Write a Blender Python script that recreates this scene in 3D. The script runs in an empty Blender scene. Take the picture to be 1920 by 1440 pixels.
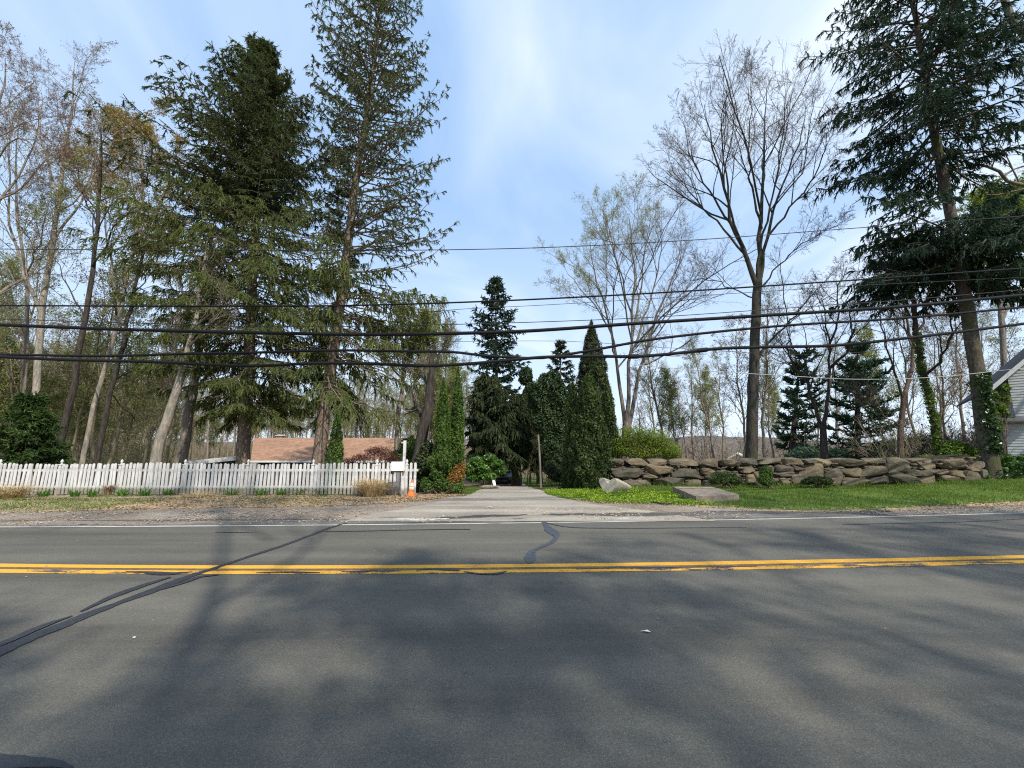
import bpy, math
import numpy as np
from mathutils import Vector
R_ = math.radians
scene = bpy.context.scene
COL = scene.collection

# ------------------------------------------------------------------ camera, sky, sun, exposure
F, PITCH, CAMZ = 750.0, R_(8.87), 1.6
cam = bpy.data.cameras.new('camera')
cam.sensor_width = 36.0
cam.lens = 36.0 * F / 1920.0
cam.clip_start = 0.05
cam.clip_end = 4000
camo = bpy.data.objects.new('camera', cam)
camo.location = (0, 0, CAMZ)
camo.rotation_euler = (math.pi / 2 + PITCH, 0, 0)
COL.objects.link(camo)
scene.camera = camo

SUN_EL = R_(47)
SUN_AZ = (0.503, -0.864)                      # horizontal direction towards the sun
n_ = math.hypot(*SUN_AZ)
sx, sy = SUN_AZ[0] / n_, SUN_AZ[1] / n_
sund = Vector((sx * math.cos(SUN_EL), sy * math.cos(SUN_EL), math.sin(SUN_EL)))
sl = bpy.data.lights.new('sun', 'SUN')
sl.energy = 3.9
sl.angle = R_(0.7)
sl.color = (1.0, 0.94, 0.83)
so = bpy.data.objects.new('sun', sl)
so.location = sund * 60
so.rotation_euler = sund.to_track_quat('Z', 'Y').to_euler()
COL.objects.link(so)

scene.view_settings.view_transform = 'Standard'
scene.view_settings.look = 'None'
scene.view_settings.gamma = 1.0
scene.view_settings.exposure = 0.38
scene.view_settings.use_curve_mapping = False
scene.cycles.max_bounces = 6
scene.cycles.diffuse_bounces = 3
scene.cycles.glossy_bounces = 2
scene.cycles.transmission_bounces = 4
scene.cycles.use_denoising = False
scene.cycles.filter_width = 1.15
scene.cycles.sample_clamp_indirect = 4.0

world = bpy.data.worlds.new('World')
scene.world = world
world.use_nodes = True
nt = world.node_tree
nt.nodes.clear()
def N(t, typ, **kw):
    n = t.nodes.new(typ)
    for k, v in kw.items():
        setattr(n, k, v)
    return n
wout = N(nt, 'ShaderNodeOutputWorld')
sky = N(nt, 'ShaderNodeTexSky', sky_type='NISHITA', sun_disc=False)
sky.sun_elevation = SUN_EL
sky.sun_rotation = math.atan2(sx, sy)
sky.air_density = 1.0
sky.dust_density = 0.6
sky.ozone_density = 2.0
bg1 = N(nt, 'ShaderNodeBackground'); bg1.inputs[1].default_value = 0.15
nt.links.new(sky.outputs[0], bg1.inputs[0])
# thin cirrus, laid out on a flat cloud deck above the place
bg2 = N(nt, 'ShaderNodeBackground'); bg2.inputs[1].default_value = 1.0
tc = N(nt, 'ShaderNodeTexCoord')
sep = N(nt, 'ShaderNodeSeparateXYZ'); nt.links.new(tc.outputs['Generated'], sep.inputs[0])
zc = N(nt, 'ShaderNodeMath', operation='MAXIMUM'); nt.links.new(sep.outputs[2], zc.inputs[0]); zc.inputs[1].default_value = 0.04
za = N(nt, 'ShaderNodeMath', operation='ADD'); nt.links.new(zc.outputs[0], za.inputs[0]); za.inputs[1].default_value = 0.12
dx = N(nt, 'ShaderNodeMath', operation='DIVIDE'); nt.links.new(sep.outputs[0], dx.inputs[0]); nt.links.new(za.outputs[0], dx.inputs[1])
dy = N(nt, 'ShaderNodeMath', operation='DIVIDE'); nt.links.new(sep.outputs[1], dy.inputs[0]); nt.links.new(za.outputs[0], dy.inputs[1])
cmb = N(nt, 'ShaderNodeCombineXYZ'); nt.links.new(dx.outputs[0], cmb.inputs[0]); nt.links.new(dy.outputs[0], cmb.inputs[1])
mp = N(nt, 'ShaderNodeMapping'); nt.links.new(cmb.outputs[0], mp.inputs[0])
mp.inputs['Rotation'].default_value = (0, 0, R_(-50)); mp.inputs['Scale'].default_value = (1.05, 0.62, 1); mp.inputs['Location'].default_value = (0.55, 0.3, 0)
nz = N(nt, 'ShaderNodeTexNoise'); nz.inputs['Scale'].default_value = 1.25; nz.inputs['Detail'].default_value = 7; nz.inputs['Roughness'].default_value = 0.5; nz.inputs['Distortion'].default_value = 0.7
nt.links.new(mp.outputs[0], nz.inputs['Vector'])
rp = N(nt, 'ShaderNodeMapRange'); rp.inputs[1].default_value = 0.33; rp.inputs[2].default_value = 0.80; rp.inputs[3].default_value = 0.0; rp.inputs[4].default_value = 1.0
nt.links.new(nz.outputs[0], rp.inputs[0])
# high thin veil thickens toward the horizon (long path through the air)
hz = N(nt, 'ShaderNodeMapRange'); hz.inputs[1].default_value = 0.0; hz.inputs[2].default_value = 0.62; hz.inputs[3].default_value = 0.75; hz.inputs[4].default_value = 0.0
nt.links.new(sep.outputs[2], hz.inputs[0])
mxx = N(nt, 'ShaderNodeMath', operation='MAXIMUM'); nt.links.new(rp.outputs[0], mxx.inputs[0]); nt.links.new(hz.outputs[0], mxx.inputs[1])
vr = N(nt, 'ShaderNodeValToRGB'); nt.links.new(mxx.outputs[0], vr.inputs[0])
vr.color_ramp.elements[0].color = (0.34, 0.55, 0.88, 1); vr.color_ramp.elements[1].color = (0.84, 0.92, 1.0, 1)
nt.links.new(vr.outputs[0], bg2.inputs[0])
vf = N(nt, 'ShaderNodeMapRange'); nt.links.new(mxx.outputs[0], vf.inputs[0]); vf.inputs[3].default_value = 0.72; vf.inputs[4].default_value = 0.95
mx = N(nt, 'ShaderNodeMixShader')
nt.links.new(vf.outputs[0], mx.inputs[0]); nt.links.new(bg1.outputs[0], mx.inputs[1]); nt.links.new(bg2.outputs[0], mx.inputs[2])
nt.links.new(mx.outputs[0], wout.inputs[0])

# ------------------------------------------------------------------ survey helpers (photo pixel at a known distance -> place)
cP, sP = math.cos(PITCH), math.sin(PITCH)
def ray(px, py):
    dz = -(py - 720) / F
    return (px - 960) / F, cP - sP * dz, sP + cP * dz
def P(px, py, Y):
    x, y, z = ray(px, py)
    t = Y / y
    return np.array((x * t, Y, CAMZ + z * t))
def G(px, py, z=0.0):
    x, y, zz = ray(px, py)
    t = (z - CAMZ) / zz
    return np.array((x * t, y * t, z))
def GX(px, Y, py=837):
    return P(px, py, Y)[0]
def PXM(Y):                                  # metres per photo pixel near the horizon at distance Y
    return Y / F

def sstep(a, b, x):
    t = np.clip((np.asarray(x, float) - a) / (b - a), 0, 1)
    return t * t * (3 - 2 * t)
def ground_z(x, y):
    x = np.asarray(x, float); y = np.asarray(y, float)
    road = np.interp(y, [-60, 0, 10, 14, 17, 25, 35, 60, 100, 200, 400, 1500], [0.5, 0, 0, -0.08, -0.16, -0.85, -1.6, -2.9, -4.5, -7, -9, -10])
    left = np.interp(y, [-60, 0, 10, 14.6, 18, 24, 40, 60, 100, 200, 400, 1500], [0.5, 0, 0, -0.10, -0.9, -1.8, -2.1, -2.0, -1.0, 2, 0, -5])
    right = np.interp(y, [-60, 0, 10, 14, 18, 24, 40, 60, 100, 200, 400, 1500], [0.5, 0, 0, 0.0, 0.05, -0.5, -1.8, -3, -5, -8, -10, -10])
    wl = 1 - sstep(-7, -2.5, x); wr = sstep(2, 5, x)
    z = road * (1 - wl - wr) + left * wl + right * wr
    rr = sstep(14, 21, x) * (1 - sstep(26, 50, x)) * sstep(11, 16, y) * (1 - sstep(24, 40, y))
    return z + 0.32 * rr

# ------------------------------------------------------------------ mesh builder
class MB:
    def __init__(s):
        s.V = []; s.Q = []; s.T = []; s.n = 0
    def add(s, V, Fc):
        V = np.asarray(V, float).reshape(-1, 3); Fc = np.asarray(Fc, int)
        if len(V) == 0: return s
        s.V.append(V)
        if len(Fc):
            (s.Q if Fc.shape[1] == 4 else s.T).append(Fc + s.n)
        s.n += len(V)
        return s
    def addl(s, V, faces):                     # mixed python faces
        q = [f for f in faces if len(f) == 4]; t = [f for f in faces if len(f) == 3]; ng = [f for f in faces if len(f) > 4]
        for f in ng:
            for i in range(1, len(f) - 1): t.append((f[0], f[i], f[i + 1]))
        n0 = s.n
        s.V.append(np.asarray(V, float).reshape(-1, 3)); s.n += len(V)
        if q: s.Q.append(np.array(q) + n0)
        if t: s.T.append(np.array(t) + n0)
        return s
    def box(s, c, d, rz=0.0, taper=1.0):
        x, y, z = [v / 2 for v in d]
        V = np.array([(-x, -y, -z), (x, -y, -z), (x, y, -z), (-x, y, -z), (-x * taper, -y * taper, z), (x * taper, -y * taper, z), (x * taper, y * taper, z), (-x * taper, y * taper, z)])
        if rz:
            ca, sa = math.cos(rz), math.sin(rz)
            V = np.stack([V[:, 0] * ca - V[:, 1] * sa, V[:, 0] * sa + V[:, 1] * ca, V[:, 2]], 1)
        return s.add(V + np.array(c), [(0, 3, 2, 1), (4, 5, 6, 7), (0, 1, 5, 4), (1, 2, 6, 5), (2, 3, 7, 6), (3, 0, 4, 7)])
    def build(s, name, mat, parent=None, smooth=False, loc=None):
        V = np.concatenate(s.V) if s.V else np.zeros((0, 3))
        base = np.array(loc if loc is not None else (parent['_b'] if parent is not None else (0, 0, 0)), float)
        V = V - base
        q = np.concatenate(s.Q) if s.Q else np.zeros((0, 4), int)
        t = np.concatenate(s.T) if s.T else np.zeros((0, 3), int)
        me = bpy.data.meshes.new(name)
        me.vertices.add(len(V)); me.vertices.foreach_set('co', V.astype(np.float32).ravel())
        nl = q.size + t.size
        me.loops.add(nl); me.loops.foreach_set('vertex_index', np.concatenate([q.ravel(), t.ravel()]).astype(np.int32))
        nf = len(q) + len(t)
        me.polygons.add(nf)
        ls = np.concatenate([np.arange(len(q)) * 4, q.size + np.arange(len(t)) * 3]).astype(np.int32)
        me.polygons.foreach_set('loop_start', ls)
        me.update(calc_edges=True)
        me.polygons.foreach_set('use_smooth', np.full(nf, smooth, bool))
        me.validate()
        if mat: me.materials.append(mat)
        o = bpy.data.objects.new(name, me)
        COL.objects.link(o)
        if parent is not None:
            o.parent = parent
            if loc is not None:
                o.location = np.array(loc) - np.array(parent['_b'])
            o['_b'] = list(base)
        else:
            o.location = base
        return o

def tag(o, label=None, cat=None, group=None, kind=None):
    if label: o['label'] = label
    if cat: o['category'] = cat
    if group: o['group'] = group
    if kind: o['kind'] = kind
    return o
def thing(name, loc, label, cat, group=None):
    e = bpy.data.objects.new(name, None)
    e.empty_display_size = 0.2
    e.location = loc
    e['_b'] = [float(v) for v in loc]
    COL.objects.link(e)
    return tag(e, label, cat, group)
def copy_tree(o, parent=None):
    c = o.copy(); COL.objects.link(c)
    if parent is not None: c.parent = parent
    for ch in list(o.children): copy_tree(ch, c)
    return c

def norm(v): return v / np.maximum(np.linalg.norm(v, axis=-1, keepdims=True), 1e-9)
def tubes(mb, Pt, Rd, sides, cap=False):
    """Pt (B,K,3), Rd (B,K): B tapered tubes at once."""
    Pt = np.asarray(Pt, float); Rd = np.asarray(Rd, float)
    if Pt.ndim == 2: Pt = Pt[None]; Rd = Rd[None]
    B, K, _ = Pt.shape
    if B == 0: return
    tg = np.gradient(Pt, axis=1); tg = norm(tg)
    mean = norm(tg.mean(1))
    ref = np.where(np.abs(mean[:, 2:3]) < 0.8, np.array([[0, 0, 1.0]]), np.array([[1.0, 0, 0]]))
    u = norm(np.cross(tg, ref[:, None, :])); v = np.cross(tg, u)
    a = np.arange(sides) * 2 * np.pi / sides
    ring = Pt[:, :, None, :] + Rd[:, :, None, None] * (np.cos(a)[None, None, :, None] * u[:, :, None, :] + np.sin(a)[None, None, :, None] * v[:, :, None, :])
    V = ring.reshape(-1, 3)
    b = np.arange(B)[:, None, None] * K * sides; k = np.arange(K - 1)[None, :, None] * sides; i = np.arange(sides)[None, None, :]; j = (i + 1) % sides
    f = np.stack(np.broadcast_arrays(b + k + i, b + k + sides + i, b + k + sides + j, b + k + j), -1).reshape(-1, 4)
    mb.add(V, f)
    if cap:
        for e, kk in ((0, 0), (1, K - 1)):
            for bb in range(B):
                o0 = bb * K * sides + kk * sides
                c = Pt[bb, kk]
                Vc = np.concatenate([V[o0:o0 + sides], c[None]])
                mb.add(Vc, [(m, (m + 1) % sides, sides) if e == 0 else ((m + 1) % sides, m, sides) for m in range(sides)])
def spline(pts, K):
    """Catmull-Rom through points, K samples."""
    p = np.asarray(pts, float)
    if len(p) == 2: return p[0] + (p[1] - p[0]) * np.linspace(0, 1, K)[:, None]
    d = np.concatenate([[0], np.cumsum(np.linalg.norm(np.diff(p, axis=0), axis=1))])
    m = np.gradient(p, d, axis=0)
    s = np.linspace(0, d[-1], K); i = np.clip(np.searchsorted(d, s, side='right') - 1, 0, len(p) - 2)
    h = (d[i + 1] - d[i])[:, None]; t = ((s - d[i])[:, None]) / h
    return (2 * t**3 - 3 * t**2 + 1) * p[i] + (t**3 - 2 * t**2 + t) * h * m[i] + (-2 * t**3 + 3 * t**2) * p[i + 1] + (t**3 - t**2) * h * m[i + 1]
def blades(mb, p0, ax, L, W, rng, tip=0.35, cross=False, side=None):
    """flat tapered quads: base p0, direction ax, length L, width W."""
    n = len(p0)
    if n == 0: return
    L = np.broadcast_to(np.asarray(L, float), (n,))[:, None]; W = np.broadcast_to(np.asarray(W, float), (n,))[:, None]
    if side is None:
        side = norm(np.cross(ax, rng.normal(size=(n, 3))))
    e = p0 + ax * L
    for s in ((side, np.cross(ax, side)) if cross else (side,)):
        V = np.stack([p0 - s * W * 0.5, p0 + s * W * 0.5, e + s * W * 0.5 * tip, e - s * W * 0.5 * tip], 1).reshape(-1, 3)
        mb.add(V, np.arange(n * 4).reshape(n, 4))
def leaves(mb, c, nrm, ax, L, W):
    """diamond leaves centred at c."""
    n = len(c)
    if n == 0: return
    L = np.broadcast_to(np.asarray(L, float), (n,))[:, None]; W = np.broadcast_to(np.asarray(W, float), (n,))[:, None]
    s = norm(np.cross(nrm, ax)); a = norm(np.cross(s, nrm))
    V = np.stack([c - a * L * .5, c + s * W * .5 - a * L * .05, c + a * L * .5, c - s * W * .5 - a * L * .05], 1).reshape(-1, 3)
    mb.add(V, np.arange(n * 4).reshape(n, 4))
def rleaves(mb, c, L, W, rng, up=0.4):
    n = len(c)
    nr = norm(rng.normal(size=(n, 3)) + np.array([0, 0, up])); ax = rng.normal(size=(n, 3))
    s = 0.6 + 0.8 * rng.random(n)
    leaves(mb, c, nr, ax, L * s, W * s)

# ------------------------------------------------------------------ materials
def newmat(name):
    m = bpy.data.materials.new(name); m.use_nodes = True
    t = m.node_tree; t.nodes.clear()
    out = N(t, 'ShaderNodeOutputMaterial')
    return m, t, out
def ramp(t, src, stops):
    r = N(t, 'ShaderNodeValToRGB')
    e = r.color_ramp.elements
    while len(e) < len(stops): e.new(0.5)
    for k, (p, c) in enumerate(stops):
        e[k].position = p; e[k].color = (*c, 1)
    t.links.new(src, r.inputs[0])
    return r.outputs[0]
def noise(t, vec, scale, detail=4, rough=0.55, dist=0.0):
    n = N(t, 'ShaderNodeTexNoise')
    n.inputs['Scale'].default_value = scale; n.inputs['Detail'].default_value = detail
    n.inputs['Roughness'].default_value = rough; n.inputs['Distortion'].default_value = dist
    t.links.new(vec, n.inputs['Vector'])
    return n.outputs[0]
def mixc(t, fac, a, b, mode='MIX'):
    m = N(t, 'ShaderNodeMix', data_type='RGBA', blend_type=mode)
    for sock, v in ((m.inputs[0], fac), (m.inputs[6], a), (m.inputs[7], b)):
        if isinstance(v, (int, float)): sock.default_value = v
        elif isinstance(v, tuple): sock.default_value = (*v, 1)
        else: t.links.new(v, sock)
    return m.outputs[2]
def pos(t, scale=(1, 1, 1), obj=False, rot=(0, 0, 0)):
    if obj:
        g = N(t, 'ShaderNodeTexCoord').outputs['Object']
    else:
        g = N(t, 'ShaderNodeNewGeometry').outputs['Position']
    m = N(t, 'ShaderNodeMapping'); m.inputs['Scale'].default_value = scale; m.inputs['Rotation'].default_value = rot
    t.links.new(g, m.inputs[0])
    return m.outputs[0]
def bump(t, src, strength, dist=0.05):
    b = N(t, 'ShaderNodeBump'); b.inputs['Strength'].default_value = strength; b.inputs['Distance'].default_value = dist
    t.links.new(src, b.inputs['Height'])
    return b.outputs[0]
def bsdf(t, out, color, rough=0.8, spec=0.3, nrm=None, metal=0.0):
    b = N(t, 'ShaderNodeBsdfPrincipled')
    if isinstance(color, tuple): b.inputs['Base Color'].default_value = (*color, 1)
    else: t.links.new(color, b.inputs['Base Color'])
    if isinstance(rough, (int, float)): b.inputs['Roughness'].default_value = rough
    else: t.links.new(rough, b.inputs['Roughness'])
    b.inputs['Specular IOR Level'].default_value = spec
    b.inputs['Metallic'].default_value = metal
    if nrm is not None: t.links.new(nrm, b.inputs['Normal'])
    if out is not None: t.links.new(b.outputs[0], out.inputs[0])
    return b
def m_leaf(name, cols, transl=0.3, tcol=None, rough=0.65, spec=0.25, patch=0.7):
    """leaf colours vary leaf by leaf and in patches through the crown."""
    m, t, out = newmat(name)
    isl = N(t, 'ShaderNodeNewGeometry').outputs['Random Per Island']
    nz = noise(t, pos(t), patch, 3)
    ad = N(t, 'ShaderNodeMath', operation='MULTIPLY_ADD'); t.links.new(nz, ad.inputs[0]); ad.inputs[1].default_value = 1.5; ad.inputs[2].default_value = -0.5
    av = N(t, 'ShaderNodeMath', operation='MULTIPLY_ADD'); t.links.new(isl, av.inputs[0]); av.inputs[1].default_value = 0.5
    hf = N(t, 'ShaderNodeMath', operation='MULTIPLY'); t.links.new(ad.outputs[0], hf.inputs[0]); hf.inputs[1].default_value = 0.5
    t.links.new(hf.outputs[0], av.inputs[2])
    k = len(cols)
    c = ramp(t, av.outputs[0], [(0.12 + 0.76 * i / (k - 1), cc) for i, cc in enumerate(cols)])
    b = bsdf(t, None, c, rough, spec)
    tr = N(t, 'ShaderNodeBsdfTranslucent')
    tcc = mixc(t, 1.0, c, tcol or (1.25, 1.35, 0.6), 'MULTIPLY')
    t.links.new(tcc, tr.inputs[0])
    mxs = N(t, 'ShaderNodeMixShader'); mxs.inputs[0].default_value = transl
    t.links.new(b.outputs[0], mxs.inputs[1]); t.links.new(tr.outputs[0], mxs.inputs[2])
    t.links.new(mxs.outputs[0], out.inputs[0])
    return m
def m_bark(name, c1, c2, c3=None, scale=6.0, stretch=0.22, bs=0.7, moss=None):
    m, t, out = newmat(name)
    v = pos(t, (1, 1, stretch))
    n1 = noise(t, v, scale * 1.6, 6, 0.65, 0.4)
    c = ramp(t, n1, [(0.32, c1), (0.58, c2)] + ([(0.74, c3)] if c3 else []))
    if moss:
        n2 = noise(t, pos(t), 1.7, 4, 0.6)
        c = mixc(t, ramp(t, n2, [(0.48, (0, 0, 0)), (0.66, (1, 1, 1))]), c, moss)
    bsdf(t, out, c, 0.9, 0.15, bump(t, n1, bs, 0.04))
    return m
def m_plain(name, c, rough=0.6, spec=0.3, var=0.12, scale=8.0, bs=0.0, metal=0.0):
    m, t, out = newmat(name)
    n1 = noise(t, pos(t), scale, 5, 0.6)
    d = tuple(x * (1 - var) for x in c); l = tuple(min(1, x * (1 + var)) for x in c)
    cc = ramp(t, n1, [(0.3, d), (0.7, l)])
    bsdf(t, out, cc, rough, spec, bump(t, n1, bs, 0.02) if bs else None, metal)
    return m
rng = np.random.default_rng(7)
# ------------------------------------------------------------------ setting materials
def mat_asphalt(name, base, dark, light, coarse=220, speck=(0.30, 0.30, 0.28)):
    m, t, out = newmat(name)
    big = noise(t, pos(t, (0.7, 1.6, 1)), 0.55, 5, 0.62)
    mid = noise(t, pos(t), 9, 6, 0.7)
    fine = noise(t, pos(t), coarse, 3, 0.8)
    c = ramp(t, big, [(0.34, dark), (0.50, base), (0.68, light)])
    c = mixc(t, 0.35, c, ramp(t, mid, [(0.3, dark), (0.7, light)]))
    c = mixc(t, 1.0, c, ramp(t, fine, [(0.30, (0.58, 0.58, 0.58)), (0.5, (1, 1, 1)), (0.70, (1.5, 1.5, 1.46))]), 'MULTIPLY')
    crs = noise(t, pos(t), 42, 3, 0.75)
    c = mixc(t, 1.0, c, ramp(t, crs, [(0.30, (0.80, 0.80, 0.80)), (0.5, (1, 1, 1)), (0.70, (1.22, 1.22, 1.2))]), 'MULTIPLY')
    trk = noise(t, pos(t, (0.06, 1.0, 1)), 1.5, 4, 0.55)
    c = mixc(t, 1.0, c, ramp(t, trk, [(0.32, (0.74, 0.74, 0.74)), (0.5, (1, 1, 1)), (0.66, (1.18, 1.17, 1.14))]), 'MULTIPLY')
    oil = noise(t, pos(t), 1.9, 5, 0.75)
    c = mixc(t, ramp(t, oil, [(0.64, (0, 0, 0)), (0.74, (0.5, 0.5, 0.5))]), c, tuple(v * 0.55 for v in dark))
    vo = N(t, 'ShaderNodeTexVoronoi'); vo.inputs['Scale'].default_value = 62
    t.links.new(pos(t), vo.inputs['Vector'])
    c = mixc(t, ramp(t, vo.outputs['Distance'], [(0.10, (0.75, 0.75, 0.75)), (0.17, (0, 0, 0))]), c, speck)
    bsdf(t, out, c, 0.86, 0.28, bump(t, fine, 0.55, 0.006))
    return m
M = {}
M['asphalt'] = mat_asphalt('asphalt', (0.113, 0.106, 0.089), (0.092, 0.087, 0.076), (0.138, 0.128, 0.107), 110)
M['drive'] = mat_asphalt('old_driveway', (0.325, 0.285, 0.235), (0.21, 0.185, 0.158), (0.41, 0.365, 0.305), 120, (0.45, 0.43, 0.40))
M['broken'] = mat_asphalt('broken_edge', (0.135, 0.125, 0.115), (0.06, 0.057, 0.055), (0.24, 0.22, 0.20), 60, (0.42, 0.4, 0.37))
M['edge_dark'] = mat_asphalt('dark_edge_strip', (0.075, 0.068, 0.062), (0.04, 0.038, 0.036), (0.16, 0.145, 0.125), 60, (0.36, 0.33, 0.3))
def mat_gravel():
    m, t, out = newmat('gravel')
    vo = N(t, 'ShaderNodeTexVoronoi'); vo.inputs['Scale'].default_value = 26; t.links.new(pos(t), vo.inputs['Vector'])
    v2 = N(t, 'ShaderNodeTexVoronoi'); v2.inputs['Scale'].default_value = 70; t.links.new(pos(t), v2.inputs['Vector'])
    big = noise(t, pos(t, (0.5, 1.5, 1)), 0.9, 6, 0.65)
    c = ramp(t, big, [(0.30, (0.21, 0.15, 0.10)), (0.47, (0.36, 0.275, 0.195)), (0.62, (0.46, 0.385, 0.30)), (0.75, (0.54, 0.485, 0.41))])
    sp = N(t, 'ShaderNodeSeparateColor'); t.links.new(vo.outputs['Color'], sp.inputs[0])
    c = mixc(t, ramp(t, sp.outputs[0], [(0.45, (0, 0, 0)), (0.9, (0.75, 0.75, 0.75))]), c, (0.50, 0.47, 0.43))
    sp2 = N(t, 'ShaderNodeSeparateColor'); t.links.new(v2.outputs['Color'], sp2.inputs[0])
    c = mixc(t, ramp(t, sp2.outputs[1], [(0.5, (0, 0, 0)), (0.95, (0.7, 0.7, 0.7))]), c, (0.13, 0.085, 0.055))
    ds = N(t, 'ShaderNodeMath', operation='ADD'); t.links.new(vo.outputs['Distance'], ds.inputs[0]); t.links.new(v2.outputs['Distance'], ds.inputs[1])
    bsdf(t, out, c, 0.92, 0.2, bump(t, ds.outputs[0], 0.8, 0.03))
    return m
M['gravel'] = mat_gravel()
def mat_soil(name, stops, s1=1.3, s2=14):
    m, t, out = newmat(name)
    a = noise(t, pos(t), s1, 6, 0.65); b = noise(t, pos(t), s2, 5, 0.7); f = noise(t, pos(t), 90, 3, 0.7)
    c = mixc(t, 0.5, ramp(t, a, stops), ramp(t, b, stops))
    c = mixc(t, 0.8, c, ramp(t, f, [(0.3, (0.55, 0.55, 0.55)), (0.7, (1.4, 1.4, 1.4))]), 'MULTIPLY')
    bsdf(t, out, c, 0.95, 0.1, bump(t, b, 0.7, 0.05))
    return m
M['forest_floor'] = mat_soil('forest_floor', [(0.3, (0.06, 0.042, 0.026)), (0.45, (0.13, 0.095, 0.058)), (0.6, (0.20, 0.15, 0.09)), (0.72, (0.10, 0.12, 0.04))])
M['litter_soil'] = mat_soil('leaf_litter_soil', [(0.30, (0.23, 0.16, 0.10)), (0.46, (0.39, 0.295, 0.19)), (0.6, (0.49, 0.395, 0.265)), (0.72, (0.29, 0.285, 0.12))], 1.1, 10)
M['lawn_soil'] = mat_soil('lawn_soil', [(0.3, (0.05, 0.085, 0.016)), (0.5, (0.095, 0.155, 0.028)), (0.62, (0.15, 0.19, 0.045)), (0.72, (0.26, 0.22, 0.10))], 1.6, 12)
M['grass'] = m_leaf('grass_blade', [(0.055, 0.10, 0.02), (0.12, 0.185, 0.036), (0.20, 0.25, 0.06), (0.36, 0.32, 0.14)], 0.3, (1.1, 1.3, 0.5), 0.7, 0.12, 1.1)
M['groundcover'] = m_leaf('groundcover_leaf', [(0.10, 0.20, 0.02), (0.24, 0.34, 0.03), (0.38, 0.46, 0.05), (0.55, 0.55, 0.06)], 0.35, (1.2, 1.3, 0.5), 0.6, 0.15, 1.8)
M['dryleaf'] = m_leaf('dry_leaf', [(0.21, 0.125, 0.065), (0.36, 0.245, 0.135), (0.48, 0.37, 0.22), (0.58, 0.48, 0.33)], 0.15, (1, 1, 1), 0.8, 0.1, 1.5)
M['pebble'] = m_leaf('pebble', [(0.17, 0.125, 0.09), (0.32, 0.26, 0.20), (0.44, 0.38, 0.31), (0.58, 0.53, 0.46)], 0.0, (1, 1, 1), 0.9, 0.2, 2)

# ------------------------------------------------------------------ ground sheet
def axis(segs):
    out = [segs[0][0]]
    for a, b, n in segs: out += list(np.linspace(a, b, n + 1)[1:])
    return np.array(out)
gx = axis([(-1500, -300, 12), (-300, -80, 14), (-80, -24, 28), (-24, 26, 100), (26, 80, 27), (80, 300, 14), (300, 1500, 12)])
gy = axis([(-300, -60, 8), (-60, -6, 18), (-6, 30, 72), (30, 80, 50), (80, 300, 22), (300, 1700, 14)])
def sheet(name, X, Y, mat, off, kind='structure', wob=0.0, smooth=True):
    ny, nx = X.shape
    Z = ground_z(X, Y) + off
    if wob: Z = Z + wob
    V = np.stack([X, Y, Z], -1).reshape(-1, 3)
    i = np.arange(ny - 1)[:, None] * nx + np.arange(nx - 1)[None]
    f = np.stack([i, i + 1, i + nx + 1, i + nx], -1).reshape(-1, 4)
    o = MB().add(V, f).build(name, mat, smooth=smooth)
    return tag(o, kind=kind)
X, Y = np.meshgrid(gx, gy)
sheet('ground', X, Y, M['forest_floor'], -0.012)

# road lines read off the photograph on the flat carriageway
def road_curve(pix):
    w = np.array([G(a, b)[:2] for a, b in pix])
    c = np.polyfit(w[:, 0], w[:, 1], 3)
    x0, x1 = w[0, 0], w[-1, 0]
    d = np.polyder(c)
    def f(x):
        x = np.asarray(x, float); xc = np.clip(x, x0, x1)
        y = np.polyval(c, xc) + np.polyval(d, xc) * (x - xc)
        return y + np.where(x > x1, 0.012 * (x - x1) ** 2, 0) * (x < 60) + np.where(x < x0, 0.002 * (x - x0) ** 2, 0)
    return f
yel = road_curve([(0, 1065), (200, 1068), (400, 1070), (640, 1068), (960, 1065), (1280, 1062), (1600, 1057.5), (1920, 1048.5)])
whi = road_curve([(0, 988), (320, 987.5), (640, 985), (960, 980), (1280, 976), (1600, 971), (1920, 961.5)])
def near_edge(x): return yel(x) - 4.05
def far_edge(x): return whi(x) + 0.16
def strip(name, f0, f1, xs, n, mat, off, jit0=0.0, jit1=0.0, kind='structure', seed=3):
    r = np.random.default_rng(seed)
    def wav(x, a):
        if not a: return 0
        y = np.zeros_like(x)
        for k in range(9):
            y += np.sin(x * (0.35 * 1.75 ** k) + r.random() * 7) * a / (1.35 ** k)
        return y
    a = f0(xs) + wav(xs, jit0); b = f1(xs) + wav(xs, jit1)
    s = np.linspace(0, 1, n)[:, None]
    Y = a[None] * (1 - s) + b[None] * s
    X = np.broadcast_to(xs[None], Y.shape)
    return sheet(name, X, Y, mat, off, kind)
rx = np.concatenate([np.linspace(-60, -15, 60), np.linspace(-14.9, 20, 700), np.linspace(20.1, 45, 60)])
strip('road', near_edge, far_edge, rx, 24, M['asphalt'], 0.0, 0.015, 0.018)
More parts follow.
